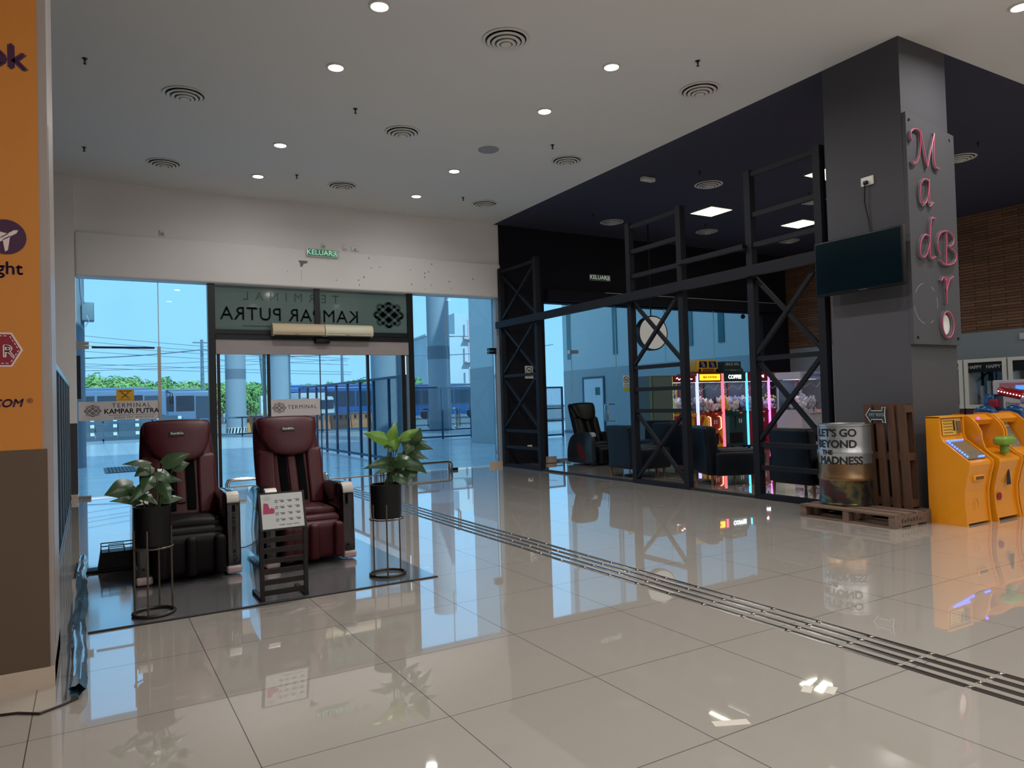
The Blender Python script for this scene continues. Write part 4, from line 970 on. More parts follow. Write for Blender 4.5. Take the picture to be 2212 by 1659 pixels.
for z in (.02, .5, 1.0): MB().box(-.07, .045, -.23, .22, z, z+.075, fn=fl).build('stringer', M_CRATE, t, smooth=0)
for y in (-.23, -.05, .13): MB().box(.045, .065, y, y+.09, 0, 1.09, fn=fl).build('rear_slat', M_CRATE, t, smooth=0)
t = thing('arrow_sign', 'dark arrow sign pointing left nailed to the upright pallet', 'sign', (6.738, .19, 1.115))
fa = lambda u, v, d=0.: (-d, -u, v)
ao = [(-.115, 0), (-.06, .075), (-.05, .045), (.07, .045), (.075, .08), (.11, .085), (.1, 0), (.11, -.085), (.075, -.075), (.07, -.05), (-.05, -.05), (-.06, -.08)]
MB().prism(ao, 0, .01, fa).build('board', mat('slate_board', (34, 50, 60), .5), t, smooth=0)
m = MB().ribbon(ao, .006, .002, lambda u, v, d: fa(u, v, d+.01), closed=True).text('MY WAY', lambda u, v, d: fa(u+.015, v, d+.011), .05, .002, bold=.0005, space=.9); m.build('white_lines', M_PAPER, t, smooth=0)
# ------------------------------------------------------------------ amber arcade machines in front of the column
def prof_panel(mb, prof, x0, x1): mb.prism(prof, x0, x1, lambda u, v, d: (d, u, v))
P1 = [(.045, 0), (.06, .2), (.058, .33), (.03, .48), (.0, .6), (.005, .645), (.02, .655), (.255, .84), (.275, .89), (.28, 1.085), (.42, 1.085), (.42, 0)]
M_BLUELED = em('blue_led', (60, 90, 255), 5); M_VIOLED = em('violet_led', (120, 50, 255), 5)
t = thing('arcade_machine', 'amber coin machine with blue lights nearest the column', 'arcade machine', (7.15, -.65, 0))
for s in (-1, 1):
    m = MB(); prof_panel(m, P1, *sorted((s*.205, s*.228))); m.build('side_panel', M_ARCADE, t)
P1i = [(.065, .02), (.08, .2), (.078, .33), (.05, .48), (.015, .6), (.02, .63), (.265, .82), (.29, .89), (.3, 1.07), (.41, 1.07), (.41, .02)]
m = MB(); prof_panel(m, P1i, -.205, .205); m.build('body', M_ARCADE, t, smooth=0)
MB().box(-.228, .228, .27, .42, 1.075, 1.09).build('top_trim', M_ARCADE2, t, smooth=0)
fc = plane((0, .288, .985), (1, 0, 0), (0, .06, 1))
MB().prism([(-.17, -.09), (.17, -.09), (.17, .075), (-.17, .075)], .0, .004, fc).build('instruction_panel', mat('ochre_panel', (220, 170, 60), .4), t, smooth=0)
m = MB()
for i in range(5): squiggle(m, lambda u, v, d: fc(u, v, d+.004), -.15, .02, .055-i*.03, .012, .006, .001, 4, i)
m.prism([(.03, -.05), (.06, -.05), (.06, .06), (.03, .06)], .004, .006, fc); m.build('print', M_BLACK, t, smooth=0)
MB().prism([(.08, -.075), (.15, -.075), (.15, .05), (.08, .05)], .004, .02, fc).build('coin_slot', M_STEEL, t, smooth=0)
sl = plane((0, .14, .735), (1, 0, 0), (0, .245, .19))
MB().prism([(-.18, -.12), (.18, -.12), (.18, .15), (-.18, .15)], .004, .008, sl).build('play_window', mat('smoky_glass', (120, 110, 90), .08), t, smooth=0)
for p, q in [(-.15, .15-.03*i) for i in range(9)]+[(-.12+i*.05, .15) for i in range(6)]+[(.05+i*.04, -.105) for i in range(3)]:
    MB().ball((0, 0, 0), .011, 8, 5, fn=lambda x, y, z: sl(p+x, q+y, .014+z)).build('light_stud', M_BLUELED, t)
MB().rbox(-.09, .09, .03, .09, .44, .50, .012).build('prize_slot', M_ARCADE2, t); MB().box(-.07, .07, .025, .032, .455, .485).build('slot_opening', mat('dark_amber', (110, 60, 16), .6), t, smooth=0)
m = MB().ribbon(arc(0, .19, .05, 0, 355, 16, .075), .006, .002, lambda u, v, d: (u, .076-d, v), closed=True).ribbon([(-.01, .23), (.0, .14)], .006, .002, lambda u, v, d: (u, .076-d, v)); m.build('emblem', M_ARCADE2, t, smooth=0)
P2 = [(.02, 0), (.045, .2), (.045, .34), (.01, .5), (-.02, .61), (-.01, .65), (.06, .69), (.115, .74), (.145, .83), (.15, .92), (.19, 1.0), (.26, 1.07), (.34, 1.1), (.44, 1.1), (.44, 0)]
def machine2(x, label, w=.235):
    t = thing('arcade_machine', label, 'arcade machine', (x, -.66, 0))
    for s in (-1, 1):
        m = MB(); prof_panel(m, P2, *sorted((s*(w-.024), s*w))); m.build('side_panel', M_ARCADE, t)
    m = MB(); prof_panel(m, [(.045, .03), (.07, .2), (.07, .34), (.035, .5), (.0, .61), (.01, .64), (.12, .69), (.24, .72), (.40, .72), (.43, .03)], -w+.024, w-.024); m.build('body', M_ARCADE, t, smooth=0)
    m = MB(); prof_panel(m, [(.25, 1.03), (.33, 1.085), (.43, 1.085), (.43, .72), (.41, .72), (.41, .98), (.28, .98)], -w+.024, w-.024); m.build('hood', M_ARCADE, t, smooth=0)
    return t
t = machine2(7.665, 'amber water gun machine with a green gun, second from the column')
MB().box(-.2, .2, .385, .40, .74, .97).build('back_picture', mat('pale_picture', (205, 205, 215), .4), t, smooth=0)
MB().rbox(-.1, .12, .33, .375, .74, .85, .015).build('target', M_WPLAST, t)
g = MB().rbox(-.10, .12, -.02, .12, .77, .86, .035, (2, 1, 1)).build('water_gun', mat('green_plastic', (110, 150, 50), .3), t)
MB().rbox(-.02, .06, .02, .09, .68, .775, .02).build('gun_mount', MATS['green_plastic'], g); MB().ball((.155, .02, .815), (.05, .05, .04), 10, 7).build('gun_nozzle', M_CLEAR, g)
MB().ball((-.1, .24, 1.05), .016, 8, 6).build('violet_lamp', M_VIOLED, t)
m = MB().prism([(-.02, .52), (.005, .52), (.03, .36), (-.05, .36)], 0, .004, lambda u, v, d: (u+.04, .034-d, v)); m.build('black_arrow', M_BLACK, t, smooth=0)
MB().lathe([(.001, .004), (.04, .004), (.04, 0)], n=16, fn=lambda x, y, z: (-.12+x, .055-z, .25+y)).build('round_lock', M_RED, t)
t = machine2(8.18, 'amber screen machine cut off by the right edge', .25)
MB().prism([(-.2, .68), (.2, .68), (.2, 1.02), (-.2, 1.02)], 0, .01, lambda u, v, d: (u, .2+.18*(v-.68)/.34-d, v)).build('screen', mat('grey_screen', (120, 122, 112), .15), t, smooth=0)
MB().prism([(-.19, .93), (.19, .93), (.19, 1.01), (-.19, 1.01)], .01, .012, lambda u, v, d: (u, .2+.18*(v-.68)/.34-d, v)).build('title_strip', mat('pale_strip', (190, 200, 170), .3), t, smooth=0)
# ------------------------------------------------------------------ armchairs
def make_sofa():
    t = thing('armchair', '', 'armchair')
    MB().rbox(-.33, .33, -.34, .34, .15, .33, .03).build('base', M_NAVY, t)
    MB().rbox(-.31, .31, -.40, .2, .33, .52, .06, (3, 3, 1), fn=lambda x, y, z: (x, y, z+.02*math.cos(x*4.5))).build('seat_cushion', M_NAVY, t)
    MB().rbox(-.33, .33, .2, .40, .15, .90, .05, (3, 1, 4), fn=lambda x, y, z: (x, y+.08*max(0, z-.4), z)).build('backrest', M_NAVY, t)
    for s in (-1, 1): MB().rbox(*sorted((s*.325, s*.45)), -.38, .30, .15, .50, .035).build('armrest', M_NAVY, t)
    for x in (-.33, .33):
        for y in (-.31, .33): MB().lathe([(.001, 0), (.016, 0), (.026, .155), (.001, .155)], (x, y, 0), 10).build('leg', M_LEGWOOD, t)
    return t
s0 = make_sofa(); g_ = 'navy leather armchairs in the arcade corner'
for k, (x, y, rz, lab) in enumerate(((7.75, 5.35, 90, 'navy leather armchair left of the middle steel frame'), (8.05, 3.62, 66, 'navy leather armchair between the middle and tallest steel frames, seat showing'), (7.95, 1.98, 88, 'navy leather armchair seen from behind through the tallest steel frame'), (8.8, 5.35, 100, 'navy leather armchair behind the middle steel frame'), (9.1, 6.5, -75, 'navy leather armchair farthest back behind the middle steel frame'))):
    if k == 0: q = s0; q.location = (x, y, 0); q.rotation_euler.z = R(rz); q['label'] = lab; q['group'] = g_
    else: dup(s0, (x, y, 0), R(rz), lab, g_)
t = thing('side_table', 'low dark side table among the armchairs', 'table', (9.75, 6.0, 0))
MB().rbox(-.3, .3, -.3, .3, .62, .66, .01).build('table_top', mat('dark_table_top', (60, 58, 64), .25), t); MB().lathe([(.2, 0), (.2, .015), (.03, .03), (.03, .62), (.1, .62)], n=20).build('pedestal', M_BLACKP, t)
t = thing('cardboard_box', 'small white box on the floor behind the middle armchair', 'box', (9.05, 3.3, 0)); MB().box(-.12, .12, -.1, .1, 0, .42).build('carton', M_WPLAST, t, smooth=0); MB().box(-.12, .12, -.012, .012, .42, .4205).build('tape', M_GREYP, t, smooth=0)
# ================================================================== CLAW MACHINES along the arcade glass
TOYM = {k: mat(k+'_plush', c, .9, var=.12, scale=20, bump=.3) for k, c in {'white': (232, 228, 232), 'grey': (150, 144, 148), 'yellow': (226, 200, 70), 'lilac': (196, 190, 224), 'pink': (222, 176, 188), 'black': (40, 38, 42)}.items()}
TOY = {}
def toy(col, loc, rz, label, group):
    if col not in TOY:
        m = MB().ball((0, 0, .075), (.075, .07, .075), 10, 7).ball((0, -.02, .17), (.062, .058, .058), 10, 7)
        for s in (-1, 1): m.ball((s*.045, -.01, .225), (.024, .016, .03), 8, 5).ball((s*.055, -.06, .02), (.03, .04, .025), 8, 5).ball((s*.075, -.03, .10), (.022, .025, .04), 8, 5)
        m.ball((0, -.075, .16), (.025, .015, .018), 8, 5)
        o = m.build('plush_toy', TOYM[col]); TOY[col] = o
    else:
        o = TOY[col].copy(); COL.objects.link(o)
    o.scale = (1.3, 1.3, 1.3); o.location = loc; o.rotation_euler = (R(random.uniform(-25, 25)), R(random.uniform(-25, 25)), rz); tag(o, label, 'plush toy', group)
random.seed(11)
def claw(x, y, w, d, label, short, body, trim, header, title, tcol, ledl, ledr, toys, htop=1.92, rz=0.):
    """front faces -Y; origin at the middle of the front edge on the floor"""
    t = thing('claw_machine', label, 'claw machine', (x, y, 0), rz); h = w/2
    m = MB().box(-h+.02, h-.02, .01, d, .09, .92); m.build('cabinet', body, t, smooth=0)
    MB().box(-h+.015, h-.015, 0, d, .90, .95).build('ledge', trim, t, smooth=0)
    MB().box(-h+.02, h-.02, 0, d, 1.70, htop).build('header', header, t, smooth=0)
    MB().box(-h+.02, h-.02, d-.03, d, .95, 1.70).build('back_panel', mat('cabinet_back', (84, 96, 112), .4), t, smooth=0)
    gl = MB().box(-h+.05, h-.05, .012, .02, .95, 1.70).build('front_glass', M_CLEAR, t, smooth=0)
    for s in (-1, 1): MB().box(*sorted((s*(h-.03), s*(h-.036))), .05, d-.05, .95, 1.70).build('side_glass', M_CLEAR, t, smooth=0)
    for s in (-1, 1): MB().box(*sorted((s*(h-.05), s*(h-.02))), d-.06, d-.02, .95, 1.70).build('rear_post', trim, t, smooth=0)
    for s, lm in ((-1, ledl), (1, ledr)): MB().box(*sorted((s*h, s*(h-.022))), -.008, .02, .09, htop-.02).build('light_strip', lm, t, smooth=0)
    f = lambda u, v, q=0.: (u, -.002-q, v)
    MB().prism([(-h+.07, 1.735), (h-.07, 1.735), (h-.07, htop-.035), (-h+.07, htop-.035)], -.001, .004, f).build('sign_face', tcol[0], t, smooth=0)
    m = MB()
    if title: m.text(title, lambda u, v, q: f(u, v+(1.70+htop)/2, q+.006), min(.15, 1.2*(w-.16)/len(title)), .002, bold=.003)
    else: squiggle(m, lambda u, v, q: f(u, v, q+.006), -h+.14, h-.14, (1.70+htop)/2, .06, .016, .002, 4, len(label))
    m.build('lettering', tcol[1], t, smooth=0)
    MB().box(-.16, .26, -.08, .02, .86, .90).build('control_shelf', trim, t, smooth=0)
    MB().lathe([(.02, 0), (.008, .01), (.006, .06), (.02, .075), (.02, .085), (.001, .1)], (-.05, -.04, .90), 10).build('joystick', M_BLACKP, t)
    MB().lathe([(.03, 0), (.03, .015), (.001, .02)], (.14, -.04, .90), 12).build('button', em('button_glow', (255, 110, 80), .6), t)
    pd = MB().box(-.02, .28, -.012, .012, .50, .84).build('coin_door', trim, t, smooth=0)
    MB().box(.08, .11, -.02, -.012, .66, .76).box(.15, .18, -.02, -.012, .66, .76).build('coin_slots', M_PAPER, pd, smooth=0)
    MB().box(-.24, .22, -.006, .012, .16, .42).build('prize_flap', M_BLACKP, t, smooth=0)
    MB().bar((0, .35, 1.68), (0, .35, 1.5), .03).lathe([(.03, 0), (.045, .04), (.03, .09)], (0, .35, 1.42), 12).tube([(0, .35, 1.43), (.06, .35, 1.38), (.03, .35, 1.32)], .006, 6).tube([(0, .35, 1.43), (-.06, .35, 1.38), (-.03, .35, 1.32)], .006, 6).build('claw', M_CHROME, t)
    MB().tube([(-h+.06, .06, 1.62), (-h*.5, .06, 1.5), (-.02, .06, 1.6), (h*.5, .06, 1.5), (h-.06, .06, 1.64)], .006, 6).build('fairy_cord', M_PAPER, t)
    for sx in (-h+.08, h-.08):
        for sy in (.08, d-.08): MB().lathe([(.02, .09), (.02, .05), (.035, .045), (.035, 0)], (sx, sy, 0), 8).build('caster', M_BLACKP, t)
    c, s = math.cos(rz), math.sin(rz); k = 0
    for row, yy in enumerate((.12, .32, .5)):
        for i in range(4):
            col = toys[k % len(toys)]; k += 1
            lx = (i-1.5)*(w-.26)/4+random.uniform(-.02, .02); ly = yy+.03
            toy(col, (x+c*lx-s*ly, y+s*lx+c*ly, .955+random.uniform(0, .02)+.03*row), rz+random.uniform(-.8, .8), '%s plush toy heaped inside the %s' % (col, short), 'plush toys in the %s' % short)
    d_ = bpy.data.lights.new('cabinet_lamp', 'AREA'); d_.shape = 'RECTANGLE'; d_.size = w-.2; d_.size_y = .4; d_.energy = 1.9; d_.color = (.95, .95, 1)
    o = bpy.data.objects.new('cabinet_lamp', d_); COL.objects.link(o); o.parent = t; o.location = (0, d*.5, 1.69)
    MB().box(-h+.08, h-.08, d*.5-.2, d*.5+.2, 1.692, 1.699).build('lamp_tray', em('lamp_tray', (240, 240, 255), .9), t, smooth=0)
    return t
WLET = em('white_letters', (240, 248, 250), 2.2); YFACE = em('yellow_sign', (255, 190, 30), 2.0)
L_LAV = em('lavender_led', (150, 160, 255), 2.4); L_RED = em('rose_led', (255, 90, 110), 2.2); L_CYAN = em('cyan_led', (70, 190, 255), 2.3); L_PINK = em('pink_led', (240, 120, 240), 2.2); L_ROSE = em('dim_rose_led', (255, 80, 140), 2); L_BLUE = em('deep_blue_led', (50, 80, 255), 2.6); L_GRN = em('lime_led', (190, 230, 120), 2)
B_YEL = mat('bus_yellow', (214, 160, 30), .35); B_GRN = mat('coffee_green', (24, 60, 62), .35); B_RED = mat('booth_red', (170, 26, 40), .35); B_ROSE = mat('rose_cabinet', (196, 60, 86), .4); B_WHT = mat('white_cabinet', (206, 200, 214), .35)
GRNH = mat('dark_green_header', (20, 62, 56), .35); REDH = mat('red_header', (150, 30, 30), .35)
CY = 8.27
t = claw(11.72, CY, .8, .72, 'red claw machine behind the middle steel frame, leftmost of its row', 'leftmost red claw machine', B_RED, B_YEL, REDH, '', (REDH, WLET), L_GRN, L_LAV, ('white', 'lilac', 'white'), 1.86)
t = claw(12.57, CY, .83, .72, 'yellow claw machine with a school bus front on top', 'yellow bus claw machine', B_YEL, mat('bus_red', (170, 44, 24), .4), REDH, 'BUS STATION', (YFACE, mat('brown_letters', (120, 60, 10), .4)), L_LAV, L_RED, ('grey', 'white', 'pink', 'white'))
b = MB().rbox(-.40, .34, .02, .6, 1.925, 2.24, .06, (1, 1, 1)).build('bus_top', B_YEL, t)
MB().prism([(-.33, 2.05), (-.06, 2.05), (-.06, 2.2), (-.31, 2.2)], -.001, .006, lambda u, v, q: (u, .02-q, v)).prism([(.0, 2.05), (.27, 2.05), (.25, 2.2), (.0, 2.2)], -.001, .006, lambda u, v, q: (u, .02-q, v)).build('bus_windows', mat('bus_window', (24, 22, 60), .15), b, smooth=0)
m = MB()
for x in (-.22, -.17, .1, .15): m.ribbon([(x-.03, 2.18), (x+.03, 2.07)], .012, .002, lambda u, v, q: (u, .013-q, v))
m.build('window_glints', M_PAPER, b, smooth=0)
m = MB()
for x in (-.31, .27): m.lathe([(.001, .01), (.04, .01), (.04, 0)], n=12, fn=lambda a, c, z, x=x: (x+a, .02-z, 1.98+c))
m.build('headlamps', M_BLACKP, b); MB().box(-.2, .16, .0, .03, 1.95, 2.02).build('bus_grille', mat('brown_grille', (120, 70, 50), .5), b, smooth=0)
m = MB()
for a, c in (((-.36, .18), (-.1, .52)), ((.36, .18), (.2, .45))): m.ribbon([a, c], .1, .003, lambda u, v, q: (u, .008-q, v))
m.ribbon([(-.38, .6), (-.25, .86)], .1, .003, lambda u, v, q: (u, .008-q, v)); m.build('red_stripes', MATS['bus_red'], t, smooth=0)
for x0 in (-.05, .30):
    MB().tube([(x0-.09, -.03, .86), (x0, -.03, .82), (x0+.005, -.03, .56), (x0-.09, -.03, .52)], .011, 6).build('lit_outline', em('warm_outline', (255, 200, 190), 2), t)
t = claw(13.43, CY, .83, .72, 'dark green coffee claw machine with a matching topper', 'green coffee claw machine', B_GRN, GRNH, GRNH, 'COFFEE', (GRNH, WLET), L_RED, L_CYAN, ('yellow', 'lilac', 'white', 'black', 'white'))
b = MB().prism([(-.38, 1.925), (.34, 1.925), (.36, 1.98), (.27, 2.06), (.27, 2.2), (-.36, 2.2), (-.36, 2.06)], .03, .5, lambda u, v, q: (u, q, v)).build('topper', mat('dark_green_topper', (28, 50, 52), .5), t, smooth=0)
m = MB().text('SINCE 1976', lambda u, v, q: (u-.04, .028-q, v+2.13), .1, .002, space=.95); m.ribbon([(-.3, 1.985), (-.14, 1.985)], .006, .002, lambda u, v, q: (u, .028-q, v)).ribbon([(.12, 1.985), (.28, 1.985)], .006, .002, lambda u, v, q: (u, .028-q, v))
squiggle(m, lambda u, v, q: (u, .028-q, v), -.12, .1, 1.985, .03, .008, .002, 6); m.build('topper_lettering', mat('pale_letters', (190, 200, 196), .4), b, smooth=0)
MB().prism([(-.36, .16), (-.24, .16), (-.24, .84), (-.36, .84)], 0, .004, lambda u, v, q: (u, .008-q, v)).build('side_label', mat('teal_label', (52, 92, 96), .4), t, smooth=0)
claw(14.26, CY, .80, .72, 'red telephone claw machine behind the tallest steel frame', 'red telephone claw machine', B_RED, B_RED, REDH, 'TELEPHONE', (REDH, WLET), L_CYAN, L_PINK, ('lilac', 'white', 'lilac', 'grey'), 1.94)
t = claw(15.07, CY, .78, .72, 'rose claw machine nearest the brick wall end of the row', 'rose claw machine', B_ROSE, B_ROSE, mat('rose_header', (200, 110, 120), .4), '', (mat('pale_rose_sign', (220, 150, 156), .4), WLET), L_PINK, L_ROSE, ('white', 'black', 'yellow', 'yellow'))
claw(14.80, 7.05, .92, .75, 'white claw machine with blue light edge above the armchair back', 'white claw machine', B_WHT, B_WHT, B_WHT, '', (mat('pale_blue_sign', (170, 180, 235), .4), mat('blue_letters', (60, 70, 170), .4)), B_WHT, L_BLUE, ('white', 'lilac', 'white', 'grey'), 1.88)
t = thing('display_cabinet', 'grey glass fronted cabinet behind the middle steel frame', 'cabinet', (11.0, 8.2, 0))
MB().box(-.36, .30, .02, .6, 0, 1.86).build('body', mat('grey_green_cabinet', (86, 96, 94), .35), t, smooth=0)
MB().box(-.33, .27, .0, .02, .1, 1.82).build('door_glass', mat('dull_glass_door', (92, 108, 108), .12), t, smooth=0)
MB().box(-.385, -.36, .0, .05, .05, 1.86).build('edge_strip', mat('olive_edge', (110, 130, 60), .4), t, smooth=0)
# ================================================================== RIGHT-HAND PRIZE MACHINES (against the brick wall)
def prize(y0, y1, label, words, xf=15.4):
    t = thing('prize_machine', label, 'arcade machine', (xf, (y0+y1)/2, 0)); h = (y1-y0)/2
    MB().box(.02, .8, -h, h, .0, .93).build('cabinet', mat('dark_red_cabinet', (84, 30, 42), .5), t, smooth=0)
    MB().box(.5, .8, -h, h, .93, 1.96).build('back_box', mat('dark_interior', (30, 36, 40), .4), t, smooth=0)
    m = MB()
    for y in (-h+.04, h-.04): m.box(0, .5, y-.04, y+.04, .93, 1.96)
    m.box(0, .5, -h+.08, h-.08, 1.89, 1.96).box(0, .5, -h+.08, h-.08, .93, 1.01); m.build('white_frame', M_WPLAST, t, smooth=0)
    MB().box(.03, .036, -h+.08, h-.08, 1.01, 1.89).build('glass_front', M_CLEAR, t, smooth=0)
    MB().box(.02, .03, -h+.08, h-.08, 1.68, 1.89).build('header_strip', M_BLACKP, t, smooth=0)
    for k in words: MB().text('HAPPY', lambda u, v, q: (.018-q, k-u, 1.79+v), .095, .003, bold=.002, space=.95).build('lettering', M_PAPER, t, smooth=0)
    m = MB()
    for i in range(5): m.box(.2, .24, -h+.12+i*.14, -h+.19+i*.14, 1.02, 1.5-.1*(i % 2))
    m.build('prize_rods', M_GREYP, t, smooth=0)
    return t
prize(2.98, 3.80, 'white framed prize machine with twin headings, right of the column', (.2, -.16))
prize(3.83, 4.65, 'white framed prize machine half hidden by the graphite column', (-.2,))
prize(1.9, 2.95, 'white framed prize machine cut off by the right edge', ())
t = thing('game_cabinet', 'pale game cabinet with a blue display and red card slot at the right edge', 'arcade machine', (14.6, 2.45, 0))
MB().rbox(0, .5, -.4, .42, .05, 1.5, .03).build('body', mat('pale_lilac_cabinet', (200, 190, 200), .4), t)
MB().box(-.012, .0, -.35, .28, 1.36, 1.44).build('pink_band', mat('pink_band', (190, 120, 140), .4), t, smooth=0)
m = MB().box(-.014, 0, .02, .25, 1.28, 1.31).box(-.014, 0, .02, .25, 1.21, 1.245); m.build('card_slots', M_BLACKP, t, smooth=0)
MB().box(-.018, 0, .03, .06, 1.205, 1.255).build('slot_light', em('red_slot', (255, 40, 60), 3), t, smooth=0)
MB().box(-.016, 0, -.16, .0, 1.31, 1.39).build('display', em('blue_display', (60, 110, 255), 2.2), t, smooth=0)
m = MB().text('Disney', lambda u, v, q: (-.004-q, .07-u, 1.04+v), .09, .002, shear=.2)
m.build('lettering', M_BLACK, t, smooth=0)
m = MB()
for i in range(4): m.ribbon([(.19-i*.09+.032*math.cos(a*PI/6), .94+.032*math.sin(a*PI/6)) for a in range(12)], .013, .002, lambda u, v, q: (-.003-q, u, v), closed=True)
m.build('round_marks', M_BLACK, t, smooth=0)
M_BLUES = mat('blue_fibreglass', (28, 76, 130), .15, coat=.5)
t = thing('ride_machine', 'shiny blue and red seated game machine behind the amber machines', 'arcade machine', (12.4, 1.75, 0))
for y in (0., -.42):
    MB().rbox(-.3, .1, y-.18, y+.18, .0, .5, .08).rbox(-.36, -.2, y-.18, y+.18, .3, 1.08, .075, (1, 4, 5), fn=lambda a, b, c: (a-.1*max(0, c-.5), b, c-.35*((b-y)/.18)**2*max(0, c-.85))).build('seat_shell', M_BLUES, t)
MB().rbox(.2, .8, -.7, .3, .0, 1.0, .06).build('console', M_BLUES, t)
MB().rbox(.15, .5, .1, .28, .95, 1.25, .05).build('hood', M_BLUES, t)
MB().rbox(.1, .22, .02, .17, 1.02, 1.17, .03).build('red_lens', M_RED, t)
MB().rbox(.15, .5, -.36, .06, 1.22, 1.36, .05, (1, 1, 1), fn=lambda a, b, c: (a, b, c+.25*b)).build('red_canopy', mat('shiny_red', (150, 20, 30), .15, coat=.5), t)
MB().rbox(.12, .4, -.42, -.3, 1.08, 1.2, .04).build('lilac_cap', mat('lilac_plastic', (150, 130, 170), .2), t)
for i in range(9): MB().ball((.145, -.34+i*.045, 1.205+.012*i), .011, 6, 4).build('light_stud', em('white_stud', (255, 230, 255), 4), t)
MB().rbox(.05, .3, -.62, -.45, .98, 1.08, .04).build('dark_grip', M_BLACKP, t)
bx = thing('wall_box', 'small white box high on the grey wall at the right edge', 'junction box', (16.45, 3.05, 2.42)); MB().rbox(-.06, 0, -.12, .12, -.07, .07, .01).build('cover', M_WPLAST, bx); MB().tube([(-.02, 0, .07), (-.02, 0, .17)], .012, 6).build('conduit', M_WPLAST, bx)
# ================================================================== OUTSIDE
def rcol(x, y, r, label, stripes=False, band=(3.2, 3.7), top=9.):
    t = thing('round_column', label, 'column', (x, y, 0), 0, 'round concrete columns outside')
    MB().lathe([(r, 0), (r, top), (.001, top)], n=36).build('shaft', M_CONCRETE, t)
    MB().lathe([(r+.004, band[0]), (r+.004, band[1])], n=36).build('grey_band', M_CONCRETE2, t)
    if stripes:
        m = MB(); n = 20
        for k in range(n): 
            a0, a1 = 2*PI*k/n, 2*PI*(k+.5)/n
            m.add([((r+.02)*math.cos(a0+dz*.1+q*(a1-a0)), (r+.02)*math.sin(a0+dz*.1+q*(a1-a0)), .08+dz*.28) for dz in (0, 1) for q in (0, .5, 1)], [(0, 1, 4, 3), (1, 2, 5, 4)])
        MB().lathe([(r+.015, .05), (r+.015, .38)], n=36).build('pale_base', M_PAPER, t); m.build('dark_stripes', M_BLACK, t)
    return t
rcol(6.4, 37.2, .53, 'round concrete column with a striped base, seen left of the right massage chair', True, (3.0, 3.55))
rcol(7.0, 29.3, .47, 'round concrete column seen above the right massage chair', False, (3.7, 4.6))
rcol(9.4, 22, .60, 'thick round concrete column just beyond the mesh fence', False, (5.5, 6.2))
rcol(14.6, 28.5, .56, 'round concrete column seen through the right glass bay', False, (3.55, 4.2))
rcol(-1.02, 17.3, .40, 'round concrete column outside at the left pier', False, (6, 6.5))
t = thing('wall_speaker', 'grey box fixed on the round column outside the left glass', 'speaker', (-.52, 17.1, 4.0))
MB().rbox(-.16, .12, -.18, .18, -.24, .24, .03).build('box', mat('blue_grey_box', (120, 132, 140), .5), t); MB().tube([(-.1, -.2, .22), (-.16, -.2, .6), (-.2, -.2, 1.6)], .012, 6).build('conduit', M_GREYP, t); MB().tube([(-.05, -.19, -.1), (.0, -.2, -.25), (-.08, -.2, -.4)], .008, 6).build('loose_wire', M_PAPER, t)
# mesh fences
def mesh_mat():
    m = bpy.data.materials.new('perforated_mesh'); m.use_nodes = True; nt = m.node_tree; nt.nodes.clear()
    out = nt.nodes.new('ShaderNodeOutputMaterial'); mx = nt.nodes.new('ShaderNodeMixShader'); tr = nt.nodes.new('ShaderNodeBsdfTransparent'); df = nt.nodes.new('ShaderNodeBsdfDiffuse')
    df.inputs[0].default_value = lin((62, 84, 104))+(1,)
    tc = nt.nodes.new('ShaderNodeTexCoord'); sx = nt.nodes.new('ShaderNodeSeparateXYZ'); nt.links.new(tc.outputs['Object'], sx.inputs[0])
    ad = nt.nodes.new('ShaderNodeMath'); ad.operation = 'ADD'; nt.links.new(sx.outputs['X'], ad.inputs[0]); nt.links.new(sx.outputs['Y'], ad.inputs[1])
    fs = []
    for op in ('ADD', 'SUBTRACT'):
        a = nt.nodes.new('ShaderNodeMath'); a.operation = op; nt.links.new(ad.outputs[0], a.inputs[0]); nt.links.new(sx.outputs['Z'], a.inputs[1])
        p = nt.nodes.new('ShaderNodeMath'); p.operation = 'PINGPONG'; p.inputs[1].default_value = .03; nt.links.new(a.outputs[0], p.inputs[0])
        l = nt.nodes.new('ShaderNodeMath'); l.operation = 'LESS_THAN'; l.inputs[1].default_value = .0035; nt.links.new(p.outputs[0], l.inputs[0]); fs.append(l)
    o = nt.nodes.new('ShaderNodeMath'); o.operation = 'MAXIMUM'; nt.links.new(fs[0].outputs[0], o.inputs[0]); nt.links.new(fs[1].outputs[0], o.inputs[1])
    nt.links.new(o.outputs[0], mx.inputs[0]); nt.links.new(tr.outputs[0], mx.inputs[1]); nt.links.new(df.outputs[0], mx.inputs[2]); nt.links.new(mx.outputs[0], out.inputs[0])
    return m
M_MESH = mesh_mat()
def fence(name, label, a, b, n, z1, extra=()):
    a, b = Vector(a+(0,)), Vector(b+(0,)); L = (b-a).length; ang = math.atan2((b-a).y, (b-a).x)
    t = thing(name, label, 'fence', a, ang)
    MB().box(0, L, -.025, .025, z1-.06, z1).build('top_rail', M_MESHGREY, t, smooth=0); MB().box(0, L, -.025, .025, .05, .11).build('bottom_rail', M_MESHGREY, t, smooth=0)
    for z in extra: MB().box(0, L, -.02, .02, z-.025, z+.025).build('mid_rail', M_MESHGREY, t, smooth=0)
    for i in range(n+1): MB().box(L*i/n-.03, L*i/n+.03, -.03, .03, 0, z1).build('post', M_MESHGREY, t, smooth=0)
    MB().box(0, L, -.004, .004, .11, z1-.06).build('mesh_panel', M_MESH, t, smooth=0)
    return t
fence('mesh_fence', 'grey mesh fence running away from the sliding doors outside', (5.68, 10.9), (5.68, 20.5), 9, 2.05)
fence('mesh_fence', 'grey mesh fence standing across behind the right glass bay', (9.9, 20.75), (13.6, 20.75), 3, 2.0, (.35,))
